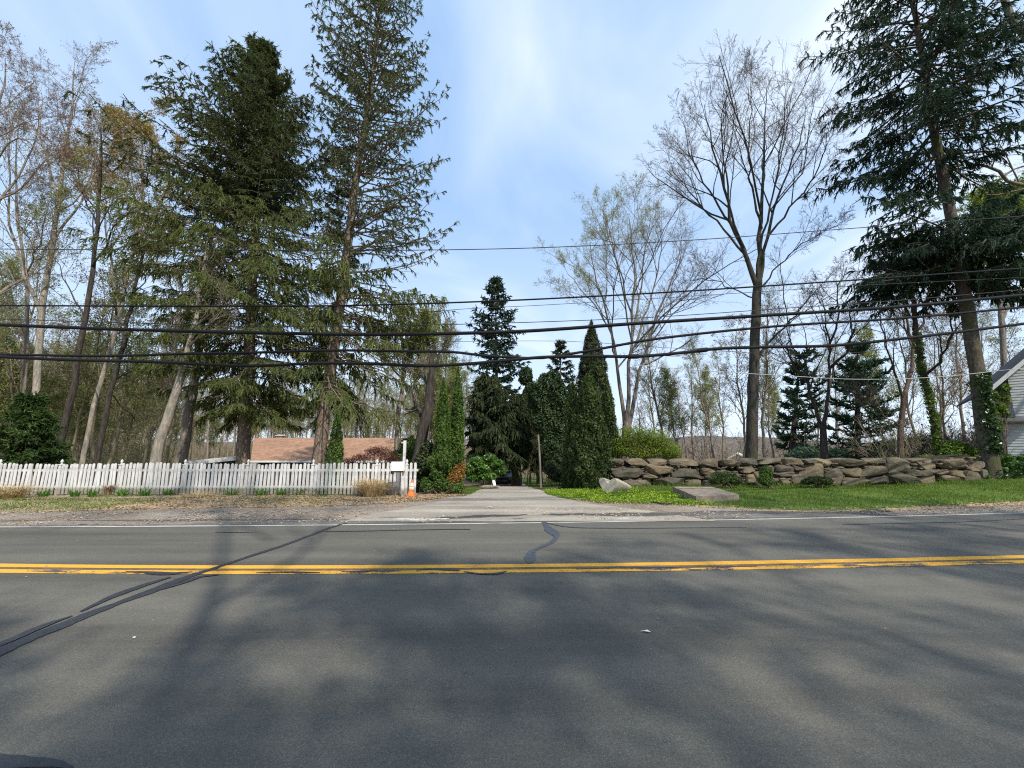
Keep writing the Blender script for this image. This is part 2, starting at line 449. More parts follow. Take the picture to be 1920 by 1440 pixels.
# painted lines
def mat_paint(name, col, wear, lo, hi):
    m, t, out = newmat(name)
    n1 = noise(t, pos(t, (0.6, 2.5, 1)), 2.2, 7, 0.7); n2 = noise(t, pos(t), 120, 3, 0.8); n3 = noise(t, pos(t, (1, 1, 1)), 30, 4, 0.7)
    c = mixc(t, 0.5, col, ramp(t, n3, [(0.3, tuple(v * 0.72 for v in col)), (0.7, tuple(min(1, v * 1.12) for v in col))]))
    ad = N(t, 'ShaderNodeMath', operation='MULTIPLY_ADD'); t.links.new(n3, ad.inputs[0]); ad.inputs[1].default_value = 0.35
    t.links.new(n1, ad.inputs[2])
    c = mixc(t, ramp(t, ad.outputs[0], [(lo, (0, 0, 0)), (hi, (1, 1, 1))]), c, wear)
    c = mixc(t, 0.5, c, ramp(t, n2, [(0.3, (0.7, 0.7, 0.7)), (0.7, (1.25, 1.25, 1.25))]), 'MULTIPLY')
    bsdf(t, out, c, 0.75, 0.3, bump(t, n2, 0.4, 0.004))
    return m
M['yellow'] = mat_paint('yellow_paint', (0.76, 0.39, 0.045), (0.17, 0.14, 0.10), 0.80, 0.90)
M['yellow_worn'] = mat_paint('worn_yellow_paint', (0.76, 0.39, 0.045), (0.07, 0.068, 0.07), 0.70, 0.74)
M['white'] = mat_paint('white_paint', (0.58, 0.57, 0.53), (0.2, 0.19, 0.175), 0.66, 0.84)
lx = np.concatenate([np.linspace(-50, -12, 90), np.linspace(-11.95, 16, 900), np.linspace(16.05, 44, 90)])
strip('road_marking_yellow_far', lambda x: yel(x) + 0.045, lambda x: yel(x) + 0.195, lx, 3, M['yellow'], 0.004, 0.003, 0.003, seed=1)
strip('road_marking_yellow_near', lambda x: yel(x) - 0.185, lambda x: yel(x) - 0.045, lx, 3, M['yellow_worn'], 0.004, 0.004, 0.003, seed=2)
strip('road_marking_gap', lambda x: yel(x) - 0.05, lambda x: yel(x) + 0.05, lx, 2, m_plain('old_yellow_edge', (0.16, 0.11, 0.07), 0.8, 0.2, 0.35, 12), 0.002, 0.008, 0.008, seed=12)
strip('road_marking_white_far', lambda x: whi(x) - 0.035, lambda x: whi(x) + 0.045, lx, 2, M['white'], 0.004, 0.004, 0.004, seed=4)
strip('road_marking_white_near', lambda x: near_edge(x) + 0.12, lambda x: near_edge(x) + 0.22, lx, 2, M['white'], 0.004, 0.004, 0.004, seed=5)

# bitumen crack seals and old skid lines on the carriageway
M['seal'] = m_plain('bitumen_seal', (0.034, 0.037, 0.045), 0.45, 0.5, 0.25, 20, 0.3)
M['seal_blue'] = m_plain('worn_bitumen_seal', (0.060, 0.064, 0.078), 0.5, 0.45, 0.3, 14, 0.3)
def seal(pix, wid, mat, off=0.006, seed=0, dens=30):
    r = np.random.default_rng(seed)
    w = np.array([G(a, b)[:2] for a, b in pix]); ww = np.asarray(wid, float)
    L = np.linalg.norm(np.diff(w, axis=0), axis=1).sum(); K = max(12, int(L * dens))
    p = spline(np.c_[w, ww], K)
    c = p[:, :2]; wd = p[:, 2]
    t = np.gradient(c, axis=0); t = t / np.linalg.norm(t, axis=1)[:, None]; nn = np.c_[-t[:, 1], t[:, 0]]
    def jj():
        j = np.zeros(K); x = np.linspace(0, L, K)
        for k in range(6): j += np.sin(x * 2.2 * 1.9 ** k + r.random() * 6) / 1.5 ** k
        return j * 0.10 + r.normal(size=K) * 0.012
    a = c + nn * (wd * (0.5 + jj()))[:, None]; b = c - nn * (wd * (0.5 + jj()))[:, None]
    V = np.concatenate([np.c_[a, np.full(K, off)], np.c_[b, np.full(K, off)]])
    i = np.arange(K - 1)
    o = MB().add(V, np.stack([i, i + K, i + K + 1, i + 1], 1)).build('road_crack_seal', mat)
    return tag(o, kind='structure')
seal([(-60, 1250), (0, 1222), (100, 1180), (200, 1140), (300, 1103), (345, 1085), (400, 1067), (470, 1043), (520, 1027), (580, 1005), (625, 988), (650, 981)], [.16, .16, .15, .16, .13, .10, .08, .09, .10, .09, .07, .05], M['seal'], 0.008, 1)
seal([(-40, 1226), (30, 1198), (90, 1172), (135, 1156)], [.06, .08, .08, .03], M['seal'], 0.010, 2)
seal([(150, 1148), (205, 1122), (270, 1098), (320, 1083)], [.03, .10, .09, .03], M['seal'], 0.010, 21)
seal([(300, 1107), (350, 1092), (375, 1083), (410, 1079)], [.03, .08, .08, .03], M['seal'], 0.010, 3)
seal([(1018, 979), (1026, 988), (1034, 998), (1042, 1008), (1030, 1020), (1012, 1028), (998, 1036), (994, 1050), (993, 1057)], [.06, .14, .20, .10, .10, .08, .10, .16, .06], M['seal_blue'], 0.008, 4)
seal([(1022, 980), (1060, 988), (1150, 991), (1280, 990), (1400, 989)], [.04, .05, .04, .04, .03], M['seal_blue'], 0.010, 5)
seal([(610, 997), (680, 996), (780, 994), (840, 993), (882, 993)], [.03, .06, .05, .06, .05], M['seal'], 0.008, 6)
seal([(404, 998), (440, 999), (486, 998)], [.03, .05, .02], M['seal'], 0.008, 7)
seal([(1580, 984), (1700, 981), (1800, 979), (1920, 973)], [.03, .06, .05, .03], M['seal_blue'], 0.008, 8)
seal([(780, 1070), (810, 1068), (845, 1069), (862, 1071)], [.02, .07, .09, .03], M['seal'], 0.010, 9)
seal([(870, 1073), (900, 1077), (935, 1076), (950, 1072)], [.03, .05, .06, .02], M['seal'], 0.010, 10)
seal([(235, 1073), (270, 1074), (330, 1076), (360, 1073)], [.02, .07, .07, .02], M['seal'], 0.010, 11)
seal([(480, 1075), (520, 1074), (560, 1074.5), (600, 1075)], [.02, .06, .06, .02], M['seal'], 0.010, 13)
seal([(640, 1073), (680, 1072.5), (705, 1071)], [.02, .05, .02], M['seal'], 0.010, 14)
seal([(1080, 1068), (1140, 1066), (1240, 1065), (1420, 1063)], [.02, .05, .04, .02], M['seal'], 0.010, 15)
seal([(-30, 1431), (40, 1432), (100, 1434), (135, 1442)], [.10, .09, .06, .03], M['seal'], 0.008, 16)

# ------------------------------------------------------------------ shoulder, verge, lawn, driveway
def curve_px(pix):
    w = np.array(sorted([tuple(G(a, b)[:2]) for a, b in pix]))
    return lambda x: np.interp(x, w[:, 0], w[:, 1])
verge_near = curve_px([(-300, 962), (0, 960), (120, 957), (250, 952), (420, 949), (600, 946), (740, 940), (820, 930), (860, 922)])
lawn_near = curve_px([(1015, 921), (1060, 931), (1130, 941), (1260, 946), (1330, 950), (1420, 956), (1520, 960), (1650, 957), (1800, 951), (1920, 944), (2300, 925)])
def lawn_far(x): return np.full_like(np.asarray(x, float), 20.5)
xs_sh = np.linspace(-40, 32, 1000)
strip('gravel_shoulder', lambda x: far_edge(x) - 0.03, lambda x: np.where(x < -1.9, np.maximum(verge_near(x) + 0.5, far_edge(x) + .5), np.where(x > 1.3, np.maximum(lawn_near(x) + 0.5, far_edge(x) + 0.4), 16.0)), xs_sh, 12, M['gravel'], -0.004, 0.0, 0.05, seed=8)
strip('gravel_shoulder_edge_strip', lambda x: far_edge(x) + 0.02, lambda x: far_edge(x) + 0.62 + 0.25 * np.exp(-((x - 3) / 4) ** 2) - 0.45 * (x < -3.5), np.linspace(-9, 9, 400), 4, M['broken'], 0.004, 0.05, 0.10, seed=9)
strip('gravel_shoulder_edge_strip', lambda x: far_edge(x) + 0.55 + 0.1 * np.sin(x * 1.3), lambda x: far_edge(x) + 0.80 + 0.1 * np.sin(x * 1.3 + 0.5), np.linspace(-3.5, 9.5, 500), 4, M['edge_dark'], 0.0085, 0.09, 0.12, seed=19)  # irregular darker strip along the shoulder
strip('gravel_shoulder_dark_strip', lambda x: far_edge(x) + 0.52, lambda x: far_edge(x) + 0.62, np.linspace(-14, -2.2, 300), 2, M['broken'], 0.003, 0.02, 0.03, seed=10)  # thin darker strip along the left shoulder
ly = axis([(9.0, 40, 120)])
def dleft(y): return np.interp(y, [9, 10, 11, 12, 13.5, 15, 17, 40], [-3.6, -3.3, -2.75, -2.3, -1.85, -1.45, -1.25, -1.1])
def dright(y): return np.interp(y, [9, 10, 11, 12, 13.5, 15, 17, 40], [4.4, 3.7, 2.9, 2.2, 1.6, 1.25, 1.05, 1.0])
r_ = np.random.default_rng(5)
jl = sum(np.sin(ly * 1.1 * 1.8 ** k + r_.random() * 6) / 1.3 ** k for k in range(6)) * 0.05
jr = sum(np.sin(ly * 1.1 * 1.8 ** k + r_.random() * 6) / 1.3 ** k for k in range(6)) * 0.05
s = np.linspace(0, 1, 16)[None]
XX = (dleft(ly) + jl)[:, None] * (1 - s) + (dright(ly) + jr)[:, None] * s
sheet('driveway', XX, np.broadcast_to(ly[:, None], XX.shape), M['drive'], 0.008)
strip('verge', lambda x: np.maximum(verge_near(x), far_edge(x) + 0.35), lambda x: np.full_like(x, 16.0), np.linspace(-40, -1.75, 500), 12, M['litter_soil'], 0.002, 0.07, 0, seed=11)
strip('verge', lambda x: np.maximum(lawn_near(x) - 0.1, far_edge(x) + 0.2), lambda x: lawn_near(x) + 1.0, np.linspace(5.0, 34, 500), 4, M['litter_soil'], -0.001, 0.07, 0, seed=22)
strip('lawn', lambda x: np.maximum(lawn_near(x) + 0.3 * (x > 5), far_edge(x) + 0.25), lawn_far, np.linspace(1.25, 34, 500), 14, M['lawn_soil'], 0.002, 0.06, 0, seed=12)
XX, YY = np.meshgrid(np.linspace(-2.9, 6, 30), np.linspace(24, 60, 40))
sheet('back_lawn', XX + 0.0 * YY, YY, M['lawn_soil'], 0.004)
XX, YY = np.meshgrid(np.linspace(-2.6, -1.05, 14), np.linspace(14.9, 19, 20))
sheet('lawn_edge', XX - 0.02 * (YY - 14.9) ** 2, YY, M['lawn_soil'], 0.005)
# pale concrete remnants at the road edge
def patch(pix, mat, off):
    w = [G(a, b) for a, b in pix]
    V = [(p[0], p[1], off) for p in w]
    o = MB().addl(V, [tuple(range(len(V)))]).build('road_patch', mat)
    return tag(o, kind='structure')
M['pale_conc'] = m_plain('pale_concrete', (0.50, 0.48, 0.44), 0.9, 0.2, 0.3, 9, 0.4)
def blob_px(cx, cy, rx_, ry_, n=26, seed=0):
    r = np.random.default_rng(seed); a = np.linspace(0, 2 * np.pi, n, endpoint=False)[::-1]
    k = 1 + 0.22 * np.sin(3 * a + r.random() * 6) + 0.15 * np.sin(5 * a + r.random() * 6) + r.normal(size=n) * 0.06
    return [(cx + rx_ * kk * math.cos(b), cy + ry_ * kk * math.sin(b)) for kk, b in zip(k, a)]
patch(blob_px(790, 974.2, 52, 1.9, seed=1), M['pale_conc'], 0.009)
patch(blob_px(1172, 972.5, 20, 1.2, seed=2), M['pale_conc'], 0.009)
patch(blob_px(1005, 966, 22, 1.8, seed=3), M['drive'], 0.009)
patch(blob_px(918, 951.5, 7, 1.0, seed=4), M['pale_conc'], 0.012)
patch(blob_px(935, 973, 50, 1.6, seed=6), M['drive'], 0.009)

# ------------------------------------------------------------------ ground litter, pebbles, grass (stuff)
def scatter(n, x0, x1, f0, f1, r, pw=1.0):
    x = x0 + (x1 - x0) * r.random(n); a = f0(x); b = f1(x)
    y = a + (b - a) * r.random(n) ** pw
    return x, y
def vnoise(x, y, s, seed):
    r = np.random.default_rng(seed); z = np.zeros_like(x)
    for k in range(8):
        a = r.random() * 6.3; q = s * (0.6 + 1.6 * r.random())
        z += np.sin((x * math.cos(a) + y * math.sin(a)) * q + r.random() * 6)
    return z / 4
def grass(name, n, x0, x1, f0, f1, hmin, hmax, keep, mat, seed, off=0.0, w=0.012, pw=1.0):
    r = np.random.default_rng(seed)
    x, y = scatter(n, x0, x1, f0, f1, r, pw)
    k = keep(x, y, r); x, y = x[k], y[k]
    p = np.stack([x, y, ground_z(x, y) + off], 1)
    ax = norm(np.c_[r.normal(size=(len(x), 2)) * 0.45, np.ones(len(x))])
    L = hmin + (hmax - hmin) * r.random(len(x)) * (0.7 + 0.5 * (vnoise(x, y, 2.0, seed + 1) > 0))
    mb = MB(); blades(mb, p, ax, L, w * (0.6 + 0.8 * r.random(len(x))), r, 0.15)
    return tag(mb.build(name, mat), kind='stuff')
def g_right(x, y, r):
    d = y - lawn_near(x)
    return r.random(len(x)) < np.clip(0.12 + d * 0.75, 0, 1) * np.clip(0.75 + 0.5 * vnoise(x, y, 1.5, 3), 0.25, 1)
grass('grass', 62000, 4.4, 23, lambda x: lawn_near(x) - 0.1, lambda x: np.full_like(x, 16.7), 0.03, 0.085, g_right, M['grass'], 31, w=0.014, pw=0.8)
grass('grass', 2600, 5.2, 21, lambda x: np.full_like(x, 15.75), lambda x: np.full_like(x, 16.5), 0.10, 0.26, lambda x, y, r: vnoise(x, y, 1.9, 15) > 0.1, M['grass'], 33, w=0.018)
grass('grass', 2600, 5.2, 21, lambda x: lawn_near(x) + 0.2, lambda x: np.full_like(x, 16.2), 0.08, 0.15, lambda x, y, r: vnoise(x, y, 1.1, 16) > 0.55, M['grass'], 34, w=0.02)
def g_left(x, y, r):
    green = (vnoise(x, y, 0.9, 8) > 0.25) | ((x < -10.8) & (y < 13.6) & (vnoise(x, y, 0.7, 9) > -0.75))
    return green & (r.random(len(x)) < np.where(x < -10.8, 0.9, 0.28))
grass('grass', 40000, -17.5, -2.2, lambda x: verge_near(x) + 0.12, lambda x: np.full_like(x, 14.7), 0.02, 0.06, g_left, M['grass'], 41, w=0.012)
grass('grass', 5000, -2.7, -1.1, lambda x: np.full_like(x, 14.9), lambda x: np.full_like(x, 18.0), 0.03, 0.07, lambda x, y, r: x < dleft(y) - 0.05, M['grass'], 43, w=0.014)
grass('grass', 6000, -2.0, 5, lambda x: np.full_like(x, 25), lambda x: np.full_like(x, 45.0), 0.05, 0.10, lambda x, y, r: (x > dright(y)) | (x < dleft(y)), M['grass'], 44, w=0.025)
def gcover(seed, n, x0, x1, y0, y1, keep):
    r = np.random.default_rng(seed)
    x = x0 + (x1 - x0) * r.random(n); y = y0 + (y1 - y0) * r.random(n)
    k = keep(x, y); x, y = x[k], y[k]
    p = np.stack([x, y, ground_z(x, y) + 0.02 + 0.09 * r.random(len(x))], 1)
    mb = MB(); rleaves(mb, p, 0.05, 0.035, r, 1.6)
    return tag(mb.build('groundcover', M['groundcover']), kind='stuff')
gcover(51, 16000, 1.3, 6.4, 11.0, 16.2, lambda x, y: (y > lawn_near(x) + 0.12) & (x < 5.4 + vnoise(x, y, 1.2, 4)) & (vnoise(x, y, 2.6, 5) > -0.75))
def flat_bits(name, n, x0, x1, f0, f1, L, W, mat, seed, keep=None, tilt=0.25, off=0.012):
    r = np.random.default_rng(seed)
    x, y = scatter(n, x0, x1, f0, f1, r)
    if keep is not None:
        k = keep(x, y, r); x, y = x[k], y[k]
    p = np.stack([x, y, ground_z(x, y) + off], 1)
    nr = norm(np.c_[r.normal(size=(len(x), 2)) * tilt, np.ones(len(x))])
    sc = 0.5 + r.random(len(x))
    mb = MB(); leaves(mb, p, nr, r.normal(size=(len(x), 3)), L * sc, W * sc)
    return tag(mb.build(name, mat), kind='stuff')
flat_bits('leaf_litter', 14000, -17.5, -1.6, lambda x: verge_near(x) - 0.35, lambda x: np.full_like(x, 14.8), 0.06, 0.035, M['dryleaf'], 61, lambda x, y, r: (x > -11.5) | (r.random(len(x)) < 0.2), 0.4, 0.014)
flat_bits('leaf_litter', 2600, 2, 22, lambda x: lawn_near(x) - 0.25, lambda x: lawn_near(x) + 0.5, 0.05, 0.03, M['dryleaf'], 62, None, 0.4, 0.014)
flat_bits('leaf_litter', 700, -11, 14, lambda x: yel(x) - 2.5, far_edge, 0.022, 0.012, M['dryleaf'], 63, lambda x, y, r: r.random(len(x)) < 0.2, 0.4, 0.012)
def pebbles(n, x0, x1, f0, f1, s0, s1, seed, keep=None):
    r = np.random.default_rng(seed)
    x, y = scatter(n, x0, x1, f0, f1, r)
    if keep is not None:
        k = keep(x, y, r); x, y = x[k], y[k]
    n = len(x)
    O = np.array([(1, 0, 0), (-1, 0, 0), (0, 1, 0), (0, -1, 0), (0, 0, 1), (0, 0, -1)], float)
    Fo = np.array([(0, 2, 4), (2, 1, 4), (1, 3, 4), (3, 0, 4), (2, 0, 5), (1, 2, 5), (3, 1, 5), (0, 3, 5)])
    s = (s0 + (s1 - s0) * r.random(n) ** 3)[:, None, None]
    V = O[None] * s * (0.6 + 0.7 * r.random((n, 6, 1))) * np.array([1, 1, 0.6])
    a = r.random(n) * 6.3; ca, sa = np.cos(a)[:, None], np.sin(a)[:, None]
    V = np.stack([V[..., 0] * ca - V[..., 1] * sa, V[..., 0] * sa + V[..., 1] * ca, V[..., 2]], -1)
    V = V + np.stack([x, y, ground_z(x, y) + 0.010], 1)[:, None]
    mb = MB().add(V.reshape(-1, 3), (Fo[None] + np.arange(n)[:, None, None] * 6).reshape(-1, 3))
    return tag(mb.build('pebble_gravel', M['pebble']), kind='stuff')
pebbles(9000, -15, 14, lambda x: far_edge(x) - 0.02, lambda x: far_edge(x) + 1.9, 0.006, 0.035, 71, lambda x, y, r: (vnoise(x, y, 1.4, 6) > -0.2) & ((x < 1.3) | (y < lawn_near(x) - 0.08)))

# ------------------------------------------------------------------ far hills
def hills(name, xs, y0, depth, prof, mat):
    n = 16; s = np.linspace(0, 1, n)
    V = []
    r = np.random.default_rng(len(xs))
    for k, q in enumerate(s):
        hgt = np.sin(q * math.pi / 2) ** 0.8
        V.append(np.c_[xs, np.full(len(xs), y0 + depth * q), -14 + (prof(xs) + 14) * hgt + r.normal(size=len(xs)) * 0.8 * q])
    V = np.concatenate(V); nx = len(xs)
    i = np.arange(n - 1)[:, None] * nx + np.arange(nx - 1)[None]
    return tag(MB().add(V, np.stack([i, i + 1, i + nx + 1, i + nx], -1).reshape(-1, 4)).build(name, mat, smooth=True), kind='structure')
def mat_hill():  # distance haze is put into the lighter, greyer woodland colour
    m, t, out = newmat('hazed_hill_woodland')
    a = noise(t, pos(t), 0.035, 6, 0.7); b = noise(t, pos(t), 0.35, 5, 0.7)
    c = mixc(t, 0.5, ramp(t, a, [(0.35, (0.16, 0.14, 0.12)), (0.55, (0.21, 0.185, 0.16)), (0.7, (0.13, 0.145, 0.10))]), ramp(t, b, [(0.3, (0.12, 0.105, 0.09)), (0.7, (0.25, 0.225, 0.195))]))
    bsdf(t, out, c, 0.95, 0.05, bump(t, b, 1.0, 3.0))
    return m
M['hill'] = mat_hill()
hx = np.linspace(-900, 1100, 1400)
hills('hills', hx, 480, 260, lambda x: 13 + 6 * np.sin(x * 0.006 + 0.5) + 3 * np.sin(x * 0.017 + 1) + 1.2 * np.sin(x * 0.06) + 0.7 * np.sin(x * 0.31) + 0.6 * np.sin(x * 0.57 + 2) + 0.5 * np.sin(x * 1.13), M['hill'])
# ------------------------------------------------------------------ tree growth
def interp_b(par, idx, u):
    """points, tangents, radii of parent branches idx at parameter u."""
    Pp = par['P']; K = Pp.shape[1]
    f = u * (K - 1); i = np.minimum(f.astype(int), K - 2); t = (f - i)[:, None]
    a = Pp[idx, i]; b = Pp[idx, i + 1]
    rr = par['R'][idx, i] * (1 - t[:, 0]) + par['R'][idx, i + 1] * t[:, 0]
    return a + (b - a) * t, norm(b - a), rr
def grow(par, n, u0, u1, ang, lr, K, rr, rng, up=0.1, wig=0.12, rend=0.3, taper=0.6, curl=0.0, Lmin=0.05, rmin=0.003, flat=None):
    B = len(par['P'])
    idx = np.repeat(np.arange(B), n); m = len(idx)
    j = np.tile(np.arange(n), B)
    u = u0 + (u1 - u0) * (j + rng.random(m)) / n
    st, tg, r0 = interp_b(par, idx, u)
    ph = j * 2.4 + rng.random(B).repeat(n) * 6.3 + rng.normal(size=m) * 0.5
    ref = np.where(np.abs(tg[:, 2:3]) < 0.9, np.array([[0, 0, 1.0]]), np.array([[1.0, 0, 0]]))
    s1 = norm(np.cross(tg, ref)); s2 = np.cross(s1, tg)
    pr = np.cos(ph)[:, None] * s1 + np.sin(ph)[:, None] * s2
    if flat is not None:
        sg = np.where(j % 2 == 0, 1.0, -1.0)[:, None]
        pr = norm(s1 * sg + s2 * rng.normal(size=(m, 1)) * flat)
    a = (ang[0] + (ang[1] - ang[0]) * rng.random(m))[:, None]
    d = norm(tg * np.cos(a) + pr * np.sin(a) + np.array([0, 0, up]))
    L = np.maximum(par['L'][idx] * (lr[0] + (lr[1] - lr[0]) * rng.random(m)) * (1 - taper * (u - u0) / max(u1 - u0, 1e-6)), Lmin)
    Pt = np.zeros((m, K, 3)); Pt[:, 0] = st
    step = (L / (K - 1))[:, None]
    for k in range(1, K):
        d = norm(d + rng.normal(size=(m, 3)) * wig + np.array([0, 0, curl]))
        Pt[:, k] = Pt[:, k - 1] + d * step
    ra = np.maximum(np.minimum(r0 * rr, r0), rmin)
    R = ra[:, None] * (1 - (1 - rend) * np.linspace(0, 1, K)[None])
    return dict(P=Pt, R=np.maximum(R, rmin * 0.6), L=L)
def limb(pts, r0, r1, K=10, jit=0.0, rng=None, pw=1.0):
    p = spline(pts, K)
    if jit and rng is not None: p[1:-1] += rng.normal(size=(K - 2, 3)) * jit
    L = np.linalg.norm(np.diff(p, axis=0), axis=1).sum()
    return dict(P=p[None], R=(r0 + (r1 - r0) * np.linspace(0, 1, K) ** pw)[None], L=np.array([L]))
def join(*ps):
    return dict(P=np.concatenate([p['P'] for p in ps]), R=np.concatenate([p['R'] for p in ps]), L=np.concatenate([p['L'] for p in ps]))
def pxs(pts, Y, dY=None):
    """photo outline of a stem -> points at distance Y (a little scatter in depth through dY)."""
    return [P(a, b, Y + (dY[i] if dY is not None else 0)) for i, (a, b) in enumerate(pts)]
def flare(tr, zb, amt=0.35, hgt=0.8):
    z = tr['P'][..., 2] - zb
    tr['R'] = tr['R'] * (1 + amt * np.exp(-np.maximum(z, 0) / hgt))
    return tr

def bare_crown(limbs, rng, spec, twig_sides=3):
    """limbs -> list of levels. spec: tuples of grow() arguments."""
    lv = [limbs]; cur = limbs
    for (n, u0, u1, ang, lr, K, rr, kw) in spec:
        cur = grow(cur, n, u0, u1, ang, lr, K, rr, rng, **kw)
        lv.append(cur)
    return lv
SPEC = [
    (7, 0.28, 1.0, (0.45, 0.85), (0.42, 0.70), 7, 0.62, dict(up=0.22, wig=0.13, curl=0.05, taper=0.62, rend=0.3)),
    (7, 0.22, 1.0, (0.45, 0.95), (0.36, 0.62), 6, 0.6, dict(up=0.14, wig=0.15, curl=0.05, taper=0.6, rmin=0.008)),
    (6, 0.2, 1.0, (0.45, 1.0), (0.34, 0.60), 5, 0.6, dict(up=0.10, wig=0.17, curl=0.04, taper=0.55, rmin=0.006)),
    (7, 0.15, 1.0, (0.4, 0.95), (0.35, 0.62), 4, 0.7, dict(up=0.08, wig=0.2, curl=0.04, taper=0.5, rmin=0.005)),
]
def bare_tree(name, label, cat, trunk, limbs, bark, rng, spec=SPEC, leaf=None, group=None, loc=None, extra_trunk=None, twig=None):
    """trunk: dict from limb(); limbs: joined main limbs; leaf=(material, count per twig, size, spread)."""
    base = trunk['P'][0, 0] if loc is None else loc
    root = thing(name, base, label, cat, group)
    mb = MB(); tubes(mb, trunk['P'], trunk['R'], 10)
    if extra_trunk is not None: tubes(mb, extra_trunk['P'], extra_trunk['R'], 9)
    mb.build('trunk', bark, root, True)
    lv = bare_crown(limbs, rng, spec)
    mb = MB(); sides = [8, 6, 4, 3, 3, 3]
    nt_ = len(lv) - 2
    for k, L in enumerate(lv[:nt_]): tubes(mb, L['P'], L['R'], sides[k])
    mb.build('crown', bark, root, True)
    mb = MB()
    for k, L in enumerate(lv[nt_:]): tubes(mb, L['P'], L['R'], sides[nt_ + k])
    mb.build('twigs', twig or M['fine_twig'], root, True)['kind'] = 'stuff'
    if leaf:
        mat, n, size, spread = leaf[:4]
        keep = leaf[4] if len(leaf) > 4 else None
        tw = lv[-1]; m = len(tw['P'])
        idx = np.repeat(np.arange(m), n); u = 0.25 + 0.75 * rng.random(len(idx))
        c, _, _ = interp_b(tw, idx, u)
        if keep is not None: c = c[keep(c)]
        c = c + rng.normal(size=c.shape) * spread
        mb = MB(); rleaves(mb, c, size, size * 0.6, rng, 0.2)
        mb.build('foliage', mat, root)
    return root

